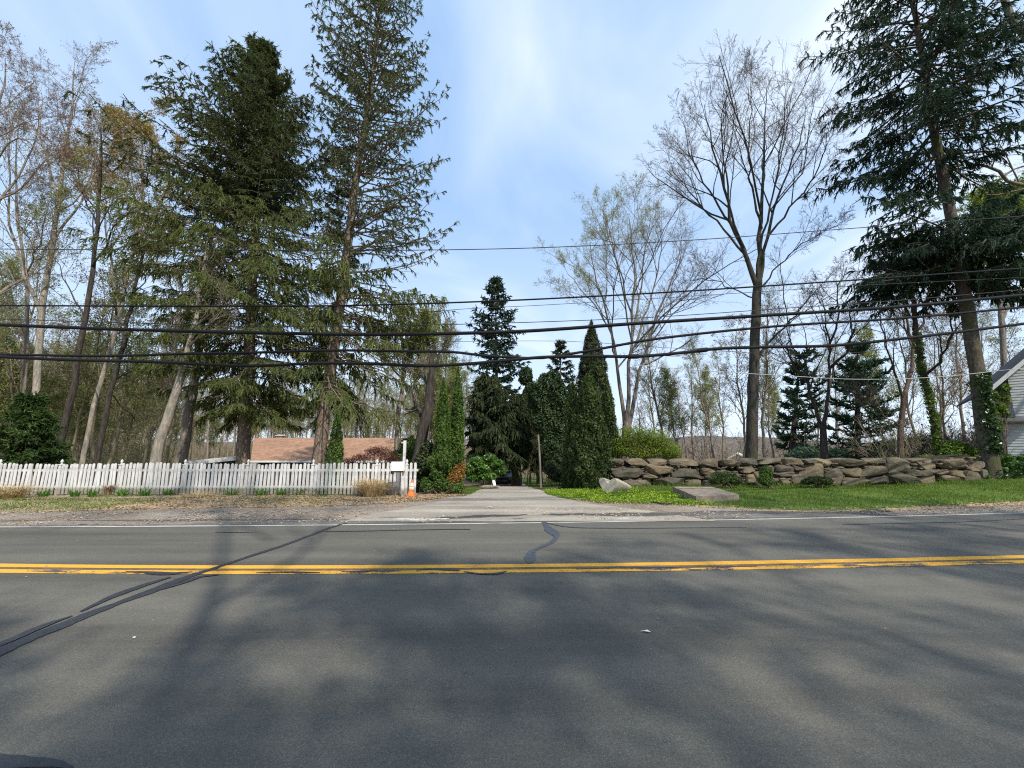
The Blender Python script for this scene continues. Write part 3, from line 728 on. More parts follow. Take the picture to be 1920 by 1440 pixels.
# ------------------------------------------------------------------ conifers
def conifer(name, label, cat, trunk, bark, needle, rng, ext, z0, z1, nb, ang, lat=(14, 0.30), sht=6, spr=3, droop=0.12, upt=0.10, pend=0.5, nw=0.07, nl=(0.22, 0.45),
            group=None, dead=0.0, side_ang=(0.75, 1.15), skip=None, wood=None, bare_in=0.22, whorl=None, brad=0.02, sprl=(0.07, 0.14), Lrand=(0.72, 1.08), deep=1.0, extra_limbs=None, root=None):
    """ext(z) -> (reach to -x, reach to +x) ; ang(f) -> rise angle of a branch, f = 0 at the foot of the crown, 1 at the top."""
    base = trunk['P'][0, 0]
    if root is None:
        root = thing(name, base, label, cat, group)
        mb = MB(); tubes(mb, trunk['P'], trunk['R'], 12); mb.build('trunk', bark, root, True)
    j = np.arange(nb); f = (j + rng.random(nb)) / nb
    if whorl: f = (np.floor(f * whorl) + 0.5 + rng.normal(size=nb) * 0.20) / whorl; f = np.clip(f, 0, 1)
    z = z0 + (z1 - z0) * f
    tp = trunk['P'][0]; tz = tp[:, 2]
    px_ = np.interp(z, tz, tp[:, 0]); py_ = np.interp(z, tz, tp[:, 1]); rr_ = np.interp(z, tz, trunk['R'][0])
    az = j * 2.39996 + rng.normal(size=nb) * 0.35
    lx_, rx_ = ext(z); c = np.cos(az)
    mean = 0.5 * (lx_ + rx_) * deep; sd = np.where(c > 0, rx_, lx_)
    reach = np.maximum(mean + (sd - mean) * np.abs(c) ** 0.7, 0.12) * (Lrand[0] + (Lrand[1] - Lrand[0]) * rng.random(nb))
    reach *= np.where(rng.random(nb) < 0.12, 0.55, 1.0)
    if skip is not None:
        k = ~skip(z, az, rng); z, az, reach, px_, py_, rr_, f = z[k], az[k], reach[k], px_[k], py_[k], rr_[k], f[k]; nb = len(z)
    a0 = np.array([ang(v) for v in f]) + rng.normal(size=nb) * 0.07
    K = 9; s = np.linspace(0, 1, K)[None]
    dirh = np.stack([np.cos(az), np.sin(az)], 1)
    sag = droop * (1 - 0.7 * f) * (0.7 + 0.6 * rng.random(nb))
    zz = reach[:, None] * (np.tan(a0)[:, None] * s - sag[:, None] * 2.2 * s ** 1.6 + upt * 2 * s ** 3.2)
    # the branch must leave the trunk below its tip level when it rises
    zoff = np.minimum(-zz[:, -1], tz[-1] - 0.3 - z)
    zoff = np.maximum(zoff, tz[0] + 1.0 - z)
    wob = np.cumsum(rng.normal(size=(nb, K, 3)) * (reach[:, None, None] * 0.018), axis=1) * s[..., None]
    Pt = np.stack([px_[:, None] + dirh[:, :1] * reach[:, None] * s, py_[:, None] + dirh[:, 1:] * reach[:, None] * s, (z + zoff)[:, None] + zz], -1) + wob
    zlow = Pt[:, 0, 2]; Pt[:, 0, 0] = np.interp(zlow, tz, tp[:, 0]); Pt[:, 0, 1] = np.interp(zlow, tz, tp[:, 1])
    Rb = (np.clip(brad * np.sqrt(reach), 0.008, 0.07))[:, None] * (1 - 0.85 * s)
    br = dict(P=Pt, R=Rb, L=reach)
    if extra_limbs is not None: br = join(br, extra_limbs); 
    B = len(br['P'])
    alive = rng.random(B) >= dead
    wmb = MB(); tubes(wmb, br['P'], br['R'], 5)
    live = dict(P=br['P'][alive], R=br['R'][alive], L=br['L'][alive])
    lt = grow(live, lat[0], bare_in, 0.99, side_ang, (lat[1] * 0.8, lat[1] * 1.25), 5, 0.55, rng, up=-0.05, wig=0.10, curl=-0.10 * pend, taper=0.70, flat=0.25, Lmin=0.22, rmin=0.005)
    tubes(wmb, lt['P'], lt['R'], 3)
    if dead:
        dd = dict(P=br['P'][~alive], R=br['R'][~alive], L=br['L'][~alive])
        if len(dd['P']):
            d1 = grow(dd, 7, 0.3, 1, (0.5, 1.1), (0.2, 0.4), 4, 0.5, rng, up=0, wig=0.2, curl=-0.05); tubes(wmb, d1['P'], d1['R'], 3)
            d2 = grow(d1, 4, 0.2, 1, (0.5, 1.1), (0.3, 0.5), 3, 0.6, rng, up=0, wig=0.2); tubes(wmb, d2['P'], d2['R'], 3)
    wmb.build('branches', wood or bark, root, True)['kind'] = 'stuff'
    # shoots carrying needles
    mb = MB()
    tip = dict(P=live['P'], R=live['R'], L=live['L'] * 0.3)
    for par, n, u0 in ((lt, sht, 0.12), (tip, max(3, sht), 0.55)):
        m = len(par['P']); idx = np.repeat(np.arange(m), n); u = u0 + (1 - u0) * rng.random(len(idx))
        p0, tg, _ = interp_b(par, idx, u)
        d = norm(tg * (0.9 - 0.3 * pend) + rng.normal(size=p0.shape) * 0.38 + np.array([0, 0, -pend]) * (0.5 + rng.random((len(p0), 1))))
        L = nl[0] + (nl[1] - nl[0]) * rng.random(len(p0))
        blades(mb, p0, d, L, nw * (0.7 + 0.6 * rng.random(len(p0))), rng, 0.3, cross=True)
        if spr:
            k = np.repeat(np.arange(len(p0)), spr); uu = rng.random(len(k))
            q0 = p0[k] + d[k] * (L[k] * uu)[:, None]
            dd = norm(d[k] * 0.55 + norm(rng.normal(size=q0.shape)) * 0.85)
            blades(mb, q0, dd, sprl[0] + (sprl[1] - sprl[0]) * rng.random(len(k)), nw * 0.55, rng, 0.2)
    # needles right along the side twigs
    idx = np.repeat(np.arange(len(lt['P'])), 3); u = np.tile(np.array([0.1, 0.4, 0.7]), len(lt['P']))
    p0, tg, _ = interp_b(lt, idx, u)
    blades(mb, p0, tg, lt['L'][idx] * 0.36, nw * 0.9, rng, 0.7, cross=True)
    mb.build('foliage', needle, root)
    return root
def ext_px(Y, xt, table, m=1.0):
    """crown outline in photo pixels (y, left, right) -> reach in metres either side of the trunk at height z; xt(z) = trunk x."""
    zs = np.array([P(l, y, Y)[2] for y, l, r in table]); o = np.argsort(zs)
    xl = np.array([P(l, y, Y)[0] for y, l, r in table])[o]; xr = np.array([P(r, y, Y)[0] for y, l, r in table])[o]; zs = zs[o]
    def f(z):
        x0 = xt(z)
        return np.maximum(x0 - np.interp(z, zs, xl), 0.15) * m, np.maximum(np.interp(z, zs, xr) - x0, 0.15) * m
    return f
def trunk_x(tr):
    p = tr['P'][0]
    return lambda z: np.interp(z, p[:, 2], p[:, 0])

# ------------------------------------------------------------------ clipped / columnar evergreens and shrubs
def column_plant(name, label, cat, base, prof, needle, bark, rng, n, size=(0.14, 0.07), group=None, lean=(0, 0), flame=0.8, core=0.35, sq=1.0, spray=1):
    """prof: list of (height, radius). Upright flame-like sprays through the outer shell of the crown."""
    root = thing(name, base, label, cat, group)
    zs = np.array([p[0] for p in prof]); rs = np.array([p[1] for p in prof]); H = zs[-1]
    mb = MB()
    tubes(mb, np.array([base + np.array([lean[0] * t, lean[1] * t, H * 0.9 * t]) for t in np.linspace(0, 1, 5)]), np.linspace(0.07, 0.02, 5) * max(1, H / 4), 7)
    mb.build('trunk', bark, root, True)
    dens = np.cumsum(np.interp(np.linspace(0, H, 200), zs, rs) + 0.05); dens /= dens[-1]
    z = np.interp(rng.random(n), dens, np.linspace(0, H, 200))
    a = rng.random(n) * 2 * np.pi
    lob = 1 + 0.10 * np.sin(3 * a + z * 1.7 + rng.random() * 6) + 0.08 * np.sin(5 * a - z * 2.9 + rng.random() * 6) + 0.06 * np.sin(9 * a + z * 6.0) + 0.05 * np.sin(z * 9 + 2 * a)
    q = core + (1 - core) * rng.random(n) ** 0.45
    r = np.interp(z, zs, rs) * lob * q
    t = z / H
    c = base + np.stack([r * np.cos(a) + lean[0] * t, r * np.sin(a) * sq + lean[1] * t, z], 1)
    ax = norm(np.stack([np.cos(a) * 0.55, np.sin(a) * 0.55, np.full(n, flame)], 1) + rng.normal(size=(n, 3)) * 0.35)
    nr = norm(np.stack([np.cos(a), np.sin(a), np.zeros(n)], 1) * 0.6 + rng.normal(size=(n, 3)) * 0.6)
    sc = 0.55 + 0.9 * rng.random(n)
    leaves(mb2 := MB(), c, nr, ax, size[0] * sc, size[1] * sc)
    if spray:
        k = rng.random(n) < 0.35
        blades(mb2, c[k], norm(ax[k] + rng.normal(size=(k.sum(), 3)) * 0.4), size[0] * 0.9, size[1] * 0.35, rng, 0.1)
    mb2.build('foliage', needle, root)
    return root
def shrub(name, label, cat, base, lumps, leafm, bark, rng, n, size, stems=12, group=None, up=0.6, upright=0.0, twig=0.006, shell=0.5, elong=0.55):
    """lumps: (dx,dy,dz,rx,ry,rz) leaf clusters; stems run from the base into them."""
    root = thing(name, base, label, cat, group)
    lumps = np.array(lumps, float)
    B = max(stems, 1)
    tgt = lumps[rng.integers(0, len(lumps), B)]
    end = tgt[:, :3] + rng.normal(size=(B, 3)) * tgt[:, 3:] * 0.4
    st = rng.normal(size=(B, 3)) * np.array([0.12, 0.12, 0]) * (lumps[:, 3].max() + 0.3)
    K = 6; s = np.linspace(0, 1, K)[None, :, None]
    Pt = base + st[:, None] * (1 - s) + end[:, None] * (s ** np.array([1.3, 1.3, 0.8])) + rng.normal(size=(B, K, 3)) * 0.03 * s
    stm = dict(P=Pt, R=np.broadcast_to((twig * 3 * (1 - 0.7 * np.linspace(0, 1, K)))[None], (B, K)).copy(), L=np.linalg.norm(end, axis=1))
    mb = MB(); tubes(mb, stm['P'], stm['R'], 4)
    tw = grow(stm, 7, 0.3, 1.0, (0.4, 1.0), (0.25, 0.45), 4, 0.6, rng, up=0.2, wig=0.15, rmin=0.004); tubes(mb, tw['P'], tw['R'], 3)
    mb.build('stems', bark, root, True)['kind'] = 'stuff'
    vol = lumps[:, 3] * lumps[:, 4] + lumps[:, 3] * lumps[:, 5]; pr = vol / vol.sum()
    L = lumps[rng.choice(len(lumps), n, p=pr)]
    d = norm(rng.normal(size=(n, 3))); rad = shell + (1 - shell) * rng.random(n) ** 0.6
    rad = rad * (1 + 0.15 * np.sin(d[:, 0] * 7 + L[:, 0] * 3) * np.cos(d[:, 2] * 6 + L[:, 1]))
    c = base + L[:, :3] + d * L[:, 3:] * rad[:, None]
    c[:, 2] = np.maximum(c[:, 2], base[2] + 0.02)
    nr = norm(d * 0.5 + rng.normal(size=(n, 3)) * 0.6 + np.array([0, 0, up]))
    ax = d + rng.normal(size=(n, 3)) * 0.7 + np.array([0, 0, upright * 3])
    sc = 0.6 + 0.8 * rng.random(n)
    mb = MB(); leaves(mb, c, nr, ax, size * sc, size * elong * sc); mb.build('foliage', leafm, root)
    return root

# ------------------------------------------------------------------ plant materials
M['spruce_bark'] = m_bark('spruce_bark', (0.0675, 0.055, 0.042), (0.24, 0.185, 0.14), (0.36, 0.30, 0.24), 9, 0.5, 0.9)
M['spruce_bark_dark'] = m_bark('dark_spruce_bark', (0.045, 0.036, 0.03), (0.13, 0.105, 0.085), (0.20, 0.17, 0.14), 9, 0.4, 0.9, (0.07, 0.075, 0.03))
M['twig_wood'] = m_bark('twig_wood', (0.10, 0.075, 0.055), (0.21, 0.165, 0.125), None, 14, 1, 0.2)
M['fine_twig'] = m_bark('fine_twig', (0.12, 0.095, 0.078), (0.21, 0.17, 0.14), None, 5, 0.5, 0.2)
M['shaded_maple_bark'] = m_bark('shaded_maple_bark', (0.022, 0.02, 0.019), (0.07, 0.06, 0.053), (0.125, 0.105, 0.09), 7, 0.2, 0.9, (0.05, 0.055, 0.025))  # near-black because the backlit trunk's shade is put into the bark colour
M['grey_bark'] = m_bark('grey_bark', (0.0820, 0.08, 0.065), (0.25, 0.205, 0.165), (0.36, 0.31, 0.26), 7, 0.2, 0.7)
M['pale_bark'] = m_bark('pale_bark', (0.1224, 0.14, 0.11), (0.34, 0.285, 0.23), (0.48, 0.42, 0.35), 7, 0.25, 0.7)
M['dark_bark'] = m_bark('dark_bark', (0.022, 0.02, 0.018), (0.07, 0.058, 0.048), (0.12, 0.10, 0.085), 8, 0.2, 0.8)
M['red_bark'] = m_bark('reddish_bark', (0.05, 0.034, 0.028), (0.15, 0.10, 0.08), (0.21, 0.15, 0.12), 8, 0.25, 0.8, (0.055, 0.07, 0.022))
M['far_bark'] = m_bark('woodland_bark', (0.1268, 0.10, 0.078), (0.27, 0.22, 0.17), None, 3, 0.3, 0.3)
M['far_bark_olive'] = m_bark('mossy_woodland_bark', (0.1248, 0.105, 0.065), (0.24, 0.21, 0.13), None, 3, 0.3, 0.3)
M['spruce_needle'] = m_leaf('spruce_needle', [(0.0442, 0.0572, 0.0286), (0.0832, 0.1040, 0.0442), (0.1300, 0.1560, 0.0650), (0.2015, 0.2145, 0.0975)], 0.34, (1.2, 1.25, 0.55), 0.6, 0.25, 0.55)
M['spruce_needle_warm'] = m_leaf('sun_tinted_hanging_needle', [(0.066, 0.084, 0.03), (0.125, 0.155, 0.05), (0.195, 0.225, 0.07), (0.28, 0.28, 0.11)], 0.34, (1.2, 1.2, 0.5), 0.6, 0.25, 0.55)  # yellower lower boughs, with sunlight on them put into the colour too
M['spruce_needle_grey'] = m_leaf('grey_spruce_needle', [(0.0675, 0.0783, 0.0459), (0.1215, 0.1418, 0.0756), (0.1890, 0.2093, 0.1080), (0.2970, 0.2565, 0.1553)], 0.34, (1.1, 1.2, 0.6), 0.6, 0.25, 0.6)
M['spruce_needle_shade'] = m_leaf('shade_tinted_spruce_needle', [(0.0195, 0.0390, 0.0293), (0.0406, 0.0731, 0.0488), (0.0650, 0.1072, 0.0650), (0.0975, 0.1381, 0.0780)], 0.34, (1.1, 1.2, 0.7), 0.6, 0.25, 0.6)  # darker bluish needles: shade and veil put into the colour
M['pine_needle'] = m_leaf('pine_needle', [(0.0300, 0.0630, 0.0450), (0.0600, 0.1080, 0.0674), (0.0900, 0.1500, 0.0900), (0.1350, 0.1950, 0.1050)], 0.2, (1.1, 1.2, 0.7), 0.6, 0.25, 0.5)
M['dark_conifer'] = m_leaf('dark_conifer_needle', [(0.022, 0.032, 0.016), (0.044, 0.060, 0.024), (0.075, 0.095, 0.036), (0.12, 0.13, 0.05)], 0.2, (1.1, 1.2, 0.6), 0.6, 0.25, 0.8)
M['arbor'] = m_leaf('arborvitae_spray', [(0.034, 0.066, 0.016), (0.072, 0.13, 0.024), (0.115, 0.185, 0.034), (0.165, 0.23, 0.045)], 0.22, (1.2, 1.3, 0.5), 0.6, 0.25, 1.2)
M['arbor_dark'] = m_leaf('dark_arborvitae_spray', [(0.024, 0.040, 0.014), (0.050, 0.078, 0.022), (0.088, 0.122, 0.032), (0.13, 0.16, 0.045)], 0.2, (1.1, 1.2, 0.5), 0.6, 0.25, 1.0)
M['holly'] = m_leaf('broad_evergreen_leaf', [(0.0189, 0.0367, 0.0158), (0.0367, 0.0651, 0.0252), (0.0630, 0.0945, 0.0357), (0.1050, 0.1260, 0.0525)], 0.15, (1.1, 1.2, 0.5), 0.65, 0.2, 0.8)
M['laurel'] = m_leaf('laurel_leaf', [(0.0315, 0.0810, 0.0135), (0.0630, 0.1440, 0.0198), (0.1080, 0.2070, 0.0270), (0.1800, 0.2700, 0.0405)], 0.22, (1.2, 1.3, 0.5), 0.4, 0.5, 1.5)
M['spring'] = m_leaf('young_yellow_green_leaf', [(0.0945, 0.1418, 0.0189), (0.162, 0.2228, 0.027), (0.2295, 0.2835, 0.0378), (0.324, 0.351, 0.054)], 0.35, (1.2, 1.25, 0.5), 0.6, 0.2, 1.2)
M['budgold'] = m_leaf('golden_bud', [(0.20, 0.13, 0.05), (0.30, 0.21, 0.075), (0.36, 0.28, 0.10), (0.30, 0.30, 0.09)], 0.3, (1.1, 1.1, 0.7), 0.7, 0.15, 0.6)
M['budpale'] = m_leaf('pale_green_bud', [(0.26, 0.27, 0.15), (0.36, 0.38, 0.21), (0.45, 0.47, 0.27), (0.52, 0.52, 0.34)], 0.35, (1.1, 1.15, 0.7), 0.7, 0.15, 0.6)
M['budrust'] = m_leaf('rusty_bud', [(0.16, 0.085, 0.055), (0.24, 0.14, 0.085), (0.28, 0.19, 0.11), (0.26, 0.22, 0.11)], 0.3, (1.1, 1.1, 0.8), 0.7, 0.15, 0.6)
M['budolive'] = m_leaf('olive_young_leaf', [(0.1581, 0.1725, 0.0646), (0.2444, 0.2587, 0.0934), (0.3163, 0.3450, 0.1222), (0.4025, 0.4025, 0.1725)], 0.35, (1.15, 1.2, 0.6), 0.7, 0.15, 0.5)
M['maroon'] = m_leaf('maroon_leaf', [(0.05, 0.016, 0.016), (0.095, 0.028, 0.026), (0.15, 0.045, 0.036), (0.20, 0.08, 0.055)], 0.3, (1.3, 0.8, 0.7), 0.6, 0.2, 1.5)
M['rust'] = m_leaf('browned_evergreen_spray', [(0.14, 0.07, 0.02), (0.28, 0.15, 0.04), (0.42, 0.24, 0.07), (0.36, 0.28, 0.10)], 0.25, (1.1, 1, 0.7), 0.7, 0.15, 1.8)
M['straw'] = m_leaf('dry_straw', [(0.42, 0.29, 0.14), (0.58, 0.44, 0.24), (0.70, 0.57, 0.34), (0.78, 0.67, 0.45)], 0.15, (1, 1, 1), 0.7, 0.2, 2.5)
M['lily'] = m_leaf('daylily_blade', [(0.05, 0.13, 0.02), (0.10, 0.22, 0.035), (0.15, 0.29, 0.05), (0.20, 0.34, 0.07)], 0.25, (1.1, 1.3, 0.5), 0.5, 0.3, 3)
M['ivy'] = m_leaf('ivy_leaf', [(0.014, 0.035, 0.012), (0.03, 0.065, 0.018), (0.055, 0.10, 0.026), (0.10, 0.15, 0.05)], 0.15, (1.1, 1.2, 0.5), 0.35, 0.5, 2)
M['vine'] = m_leaf('bright_vine_leaf', [(0.05, 0.10, 0.015), (0.10, 0.17, 0.022), (0.16, 0.24, 0.03), (0.22, 0.29, 0.05)], 0.35, (1.2, 1.3, 0.5), 0.5, 0.3, 1.6)
M['hemlock'] = m_leaf('hemlock_spray', [(0.024, 0.048, 0.016), (0.05, 0.092, 0.024), (0.085, 0.14, 0.034), (0.13, 0.19, 0.05)], 0.22, (1.2, 1.3, 0.5), 0.6, 0.25, 1.0)
# ------------------------------------------------------------------ the two big spruces behind the picket fence
def tr_px(pts, Y, rpx, K=26, jit=0.02, seed=1, fl=0.3):
    r = np.random.default_rng(seed)
    p = np.array([P(a, b, Y) for a, b in pts])
    gz = float(ground_z(p[0, 0], Y)) - 0.1
    p[0] = p[0] + (p[1] - p[0]) * ((gz - p[0, 2]) / (p[1, 2] - p[0, 2]))
    ob = np.array([math.cos(math.atan((a - 960) / F)) for a, _ in pts])
    q = spline(np.c_[p, np.array(rpx) * ob * Y / F], K)
    q[1:-1, :2] += r.normal(size=(K - 2, 2)) * jit
    d = dict(P=q[None, :, :3], R=np.maximum(q[None, :, 3], 0.01), L=np.array([np.linalg.norm(np.diff(q[:, :3], axis=0), axis=1).sum()]))
    return flare(d, gz, fl, 0.7)
rng = np.random.default_rng(101)
Y = 20.5
t1 = tr_px([(452, 900), (455, 860), (462, 760), (470, 600), (480, 420), (487, 250), (491, 130), (494, 74)], Y, [13.5, 13.5, 12.5, 10.5, 8, 5.5, 3, 0.6], seed=11, fl=.12)
e1 = ext_px(Y, trunk_x(t1), m=1.16, table=[(70, 486, 502), (110, 455, 522), (150, 420, 545), (190, 375, 570), (235, 345, 592), (280, 280, 605), (320, 312, 612), (370, 330, 615), (430, 285, 640), (520, 275, 655), (600, 320, 650), (680, 325, 625), (740, 350, 600), (800, 400, 560)])
Zp = lambda py, Y: P(960, py, Y)[2]
big = conifer('spruce_tree', 'broad dark spruce with dense crown and yellow-green hanging lower boughs behind the fence', 'spruce tree', t1, M['spruce_bark'], M['spruce_needle'], rng,
              e1, Zp(380, Y), Zp(80, Y), 255, lambda f: 0.26 + 0.40 * f, lat=(17, 0.28), sht=8, spr=6, droop=0.10, upt=0.10, pend=0.8, nw=0.05, nl=(0.14, 0.32), sprl=(0.05, 0.12), dead=0.07, bare_in=0.12, deep=0.72, Lrand=(0.62, 1.15))
rng = np.random.default_rng(102)
conifer('spruce_tree', '', '', t1, M['spruce_bark'], M['spruce_needle_warm'], rng, e1, Zp(800, Y), Zp(400, Y), 165, lambda f: 0.02 + 0.12 * f, lat=(16, 0.28), sht=9, spr=6, droop=0.24, upt=0.08, pend=1.1, nw=0.046, nl=(0.18, 0.5), sprl=(0.05, 0.12), dead=0.10, bare_in=0.2, root=big, deep=0.75)

rng = np.random.default_rng(103)
Y = 21.0
t2 = tr_px([(592, 895), (597, 860), (612, 740), (634, 600), (652, 460), (668, 340), (690, 200), (705, 80), (712, 0), (717, -90)], Y, [13, 12.7, 12.3, 10.5, 8.5, 7, 5.2, 3.8, 2.6, 0.5], seed=12, fl=.1)
e2 = ext_px(Y, trunk_x(t2), [(-90, 712, 722), (-40, 640, 780), (0, 600, 800), (60, 572, 832), (130, 562, 836), (200, 568, 846), (260, 590, 850), (330, 610, 876), (400, 615, 852), (470, 600, 866), (560, 590, 852), (640, 590, 845), (720, 580, 845), (790, 590, 830)])
sp2 = conifer('spruce_tree', 'tallest see-through spruce with bare leaning lower trunk in front of the brown roof', 'spruce tree', t2, M['spruce_bark'], M['spruce_needle_grey'], rng,
              e2, Zp(470, Y), Zp(-85, Y), 205, lambda f: 0.12 + 0.62 * f, lat=(15, 0.22), sht=7, spr=5, droop=0.08, upt=0.14, pend=0.9, nw=0.05, nl=(0.12, 0.27), sprl=(0.05, 0.11), dead=0.06, bare_in=0.2, brad=0.024, deep=0.75)
rng = np.random.default_rng(104)
conifer('spruce_tree', '', '', t2, M['spruce_bark'], M['spruce_needle_warm'], rng, e2, Zp(800, Y), Zp(500, Y), 84, lambda f: -0.10 + 0.15 * f, lat=(13, 0.30), sht=6, spr=3, droop=0.26, upt=0.08, pend=1.1, nw=0.06, nl=(0.25, 0.6), dead=0.15, bare_in=0.22,
        skip=lambda z, az, r: (np.cos(az) < -0.1) & (r.random(len(z)) < 0.45), root=sp2)

# ------------------------------------------------------------------ right hand spruce by the stone wall
rng = np.random.default_rng(105)
Y = 16.9
t3 = tr_px([(1862, 915), (1852, 865), (1838, 760), (1825, 650), (1808, 550), (1790, 450), (1768, 330), (1745, 200), (1725, 80), (1708, -20), (1688, -170)], Y, [20, 18.5, 17, 16.5, 15.5, 14, 12, 9.5, 7.5, 5.5, 0.6], seed=13, fl=0.2)
e3 = ext_px(Y, trunk_x(t3), [(-170, 1680, 1700), (-60, 1600, 1800), (0, 1590, 1860), (40, 1535, 1890), (130, 1545, 1910), (200, 1560, 1930), (260, 1555, 1940), (330, 1580, 1960), (380, 1530, 1960), (440, 1630, 1950), (520, 1605, 1930), (560, 1610, 1910)])
def skip3(z, az, r):
    y0, y1 = Zp(400, Y), Zp(335, Y)
    return ((z > y0) & (z < y1) & (r.random(len(z)) < 0.75))
sp3 = conifer('spruce_tree', 'huge dark blue-green spruce with ivied trunk at the right end of the stone wall', 'spruce tree', t3, M['spruce_bark_dark'], M['spruce_needle_shade'], rng,
              e3, Zp(350, Y), Zp(-165, Y), 150, lambda f: -0.12 + 0.50 * f, lat=(15, 0.27), sht=9, spr=6, droop=0.16, upt=0.12, pend=1.0, nw=0.048, sprl=(0.05, 0.12), nl=(0.18, 0.42), dead=0.08, bare_in=0.2, brad=0.026, skip=skip3)
rng = np.random.default_rng(106)
conifer('spruce_tree', '', '', t3, M['spruce_bark_dark'], M['spruce_needle_shade'], rng, e3, Zp(565, Y), Zp(405, Y), 60, lambda f: -0.12 + 0.2 * f, lat=(16, 0.30), sht=9, spr=5, droop=0.2, upt=0.08, pend=1.0, nw=0.062, nl=(0.2, 0.5), dead=0.06, bare_in=0.1, root=sp3)
# ivy round its foot
r = np.random.default_rng(3)
n = 2600
zz = np.interp(r.random(n), [0, 1], [Zp(850, Y), Zp(700, Y)]); aa = r.normal(size=n) * 0.9 - 0.9
tp = t3['P'][0]; rad = np.interp(zz, tp[:, 2], t3['R'][0]) + 0.02 + 0.10 * r.random(n)
c = np.stack([np.interp(zz, tp[:, 2], tp[:, 0]) + rad * np.cos(aa), np.interp(zz, tp[:, 2], tp[:, 1]) + rad * np.sin(aa), zz], 1)
mb = MB(); rleaves(mb, c, 0.11, 0.09, r); mb.build('ivy', M['ivy'], sp3)
n = 700
zz = np.interp(r.random(n), [0, 1], [Zp(905, Y), Zp(880, Y)]); aa = r.random(n) * 6.3
rad = 0.55 + 0.3 * r.random(n)
c = np.stack([np.interp(zz, tp[:, 2], tp[:, 0]) + rad * np.cos(aa), Y + rad * np.sin(aa), zz], 1)
mb = MB(); rleaves(mb, c, 0.11, 0.09, r); mb.build('ivy', M['ivy'], sp3)

# ------------------------------------------------------------------ big bare maple and its neighbours
SH = 0.83
rng = np.random.default_rng(201)
Y = 21.0
tm = tr_px([(1408, 905), (1409, 860), (1411, 760), (1415, 650), (1419, 565), (1421, 530)], Y, [12.3, 12, 11.2, 10.2, 9.5, 8.8], 16, 0.02, 5, 0.12)
def lm(pts, Y, r0, r1=0.7, seed=0, dy=1.2, K=14, sh=None):
    sh = SH if sh is None else sh
    pts = [pts[0]] + [(pts[0][0] + (a - pts[0][0]) * (1 - (1 - sh) * i / (len(pts) - 1)), pts[0][1] + (b - pts[0][1]) * (1 - (1 - sh) * i / (len(pts) - 1))) for i, (a, b) in enumerate(pts) if i]
    ob = math.cos(math.atan((pts[0][0] - 960) / F)); r0 = r0 * ob; r1 = r1 * ob
    rr = np.random.default_rng(seed + 900); n = len(pts)
    d = np.linspace(0, 1, n) * rr.normal() * dy
    return limb(pxs(pts, Y, d), r0 * Y / F, r1 * Y / F, K, 0.05, rr, 0.8)
tl = join(
    lm([(1420, 540), (1398, 480), (1378, 430), (1360, 370), (1342, 300), (1322, 220), (1306, 160), (1300, 125)], Y, 6.12, .6, 1),
    lm([(1421, 540), (1425, 470), (1428, 400), (1430, 330), (1435, 250), (1437, 170), (1441, 85)], Y, 6.46, .6, 2),
    lm([(1424, 530), (1436, 450), (1446, 400), (1472, 330), (1500, 250), (1518, 190), (1528, 130)], Y, 4.76, .6, 3, 2),
    lm([(1428, 430), (1408, 340), (1400, 250), (1404, 170), (1398, 110)], Y, 3.06, .6, 4, 2.5),
    lm([(1438, 445), (1480, 390), (1530, 330), (1562, 260), (1572, 210)], Y, 3.06, .6, 5, 2.5),
    lm([(1395, 475), (1345, 415), (1290, 360), (1245, 300), (1232, 270)], Y, 2.86, .6, 6, 2),
    lm([(1378, 430), (1318, 340), (1280, 260), (1265, 190)], Y, 2.86, .6, 7, 2.5),
    lm([(1416, 690), (1440, 640), (1482, 600), (1522, 550), (1560, 515)], Y, 3.74, .7, 8, 2),
    lm([(1424, 540), (1490, 470), (1550, 425), (1610, 395)], Y, 2.04, .5, 9, 2),
    lm([(1417, 560), (1360, 535), (1300, 520), (1240, 530)], Y, 1.77, .5, 10, 2),
    lm([(1420, 520), (1430, 440), (1455, 340), (1470, 230), (1478, 150), (1480, 110)], Y, 3.40, .6, 11, -3),
    lm([(1400, 490), (1370, 390), (1350, 260), (1345, 170), (1350, 130)], Y, 3.40, .6, 12, -3))
bare_tree('maple_tree', 'tall bare maple with dark straight trunk and wide fine crown behind the wall', 'tree', tm, tl, M['shaded_maple_bark'], rng)

SH = 0.88
rng = np.random.default_rng(202)
Y = 28.0
tm = tr_px([(1172, 905), (1174, 850), (1175, 800), (1176, 770)], Y, [9, 9, 8.5, 6], 8, 0.02, 6, 0.15)
tl = join(
    lm([(1173, 810), (1162, 720), (1150, 640), (1130, 560), (1108, 470), (1098, 410)], Y, 4.65, .6, 21),
    lm([(1176, 810), (1180, 700), (1185, 620), (1191, 520), (1186, 430), (1180, 355)], Y, 4.96, .6, 22),
    lm([(1179, 800), (1200, 700), (1216, 640), (1242, 560), (1275, 480), (1300, 420)], Y, 4.65, .6, 23),
    lm([(1190, 650), (1228, 530), (1245, 440), (1240, 385)], Y, 2.48, .6, 24, 2),
    lm([(1158, 690), (1135, 600), (1092, 540), (1052, 490)], Y, 2.17, .6, 25, 2),
    lm([(1186, 600), (1160, 500), (1135, 420), (1130, 375)], Y, 2.17, .6, 26, -2),
    lm([(1210, 660), (1260, 590), (1310, 540), (1330, 500)], Y, 1.86, .5, 27, 2),
    lm([(1184, 640), (1205, 520), (1210, 430), (1205, 370)], Y, 2.48, .6, 28, -2))
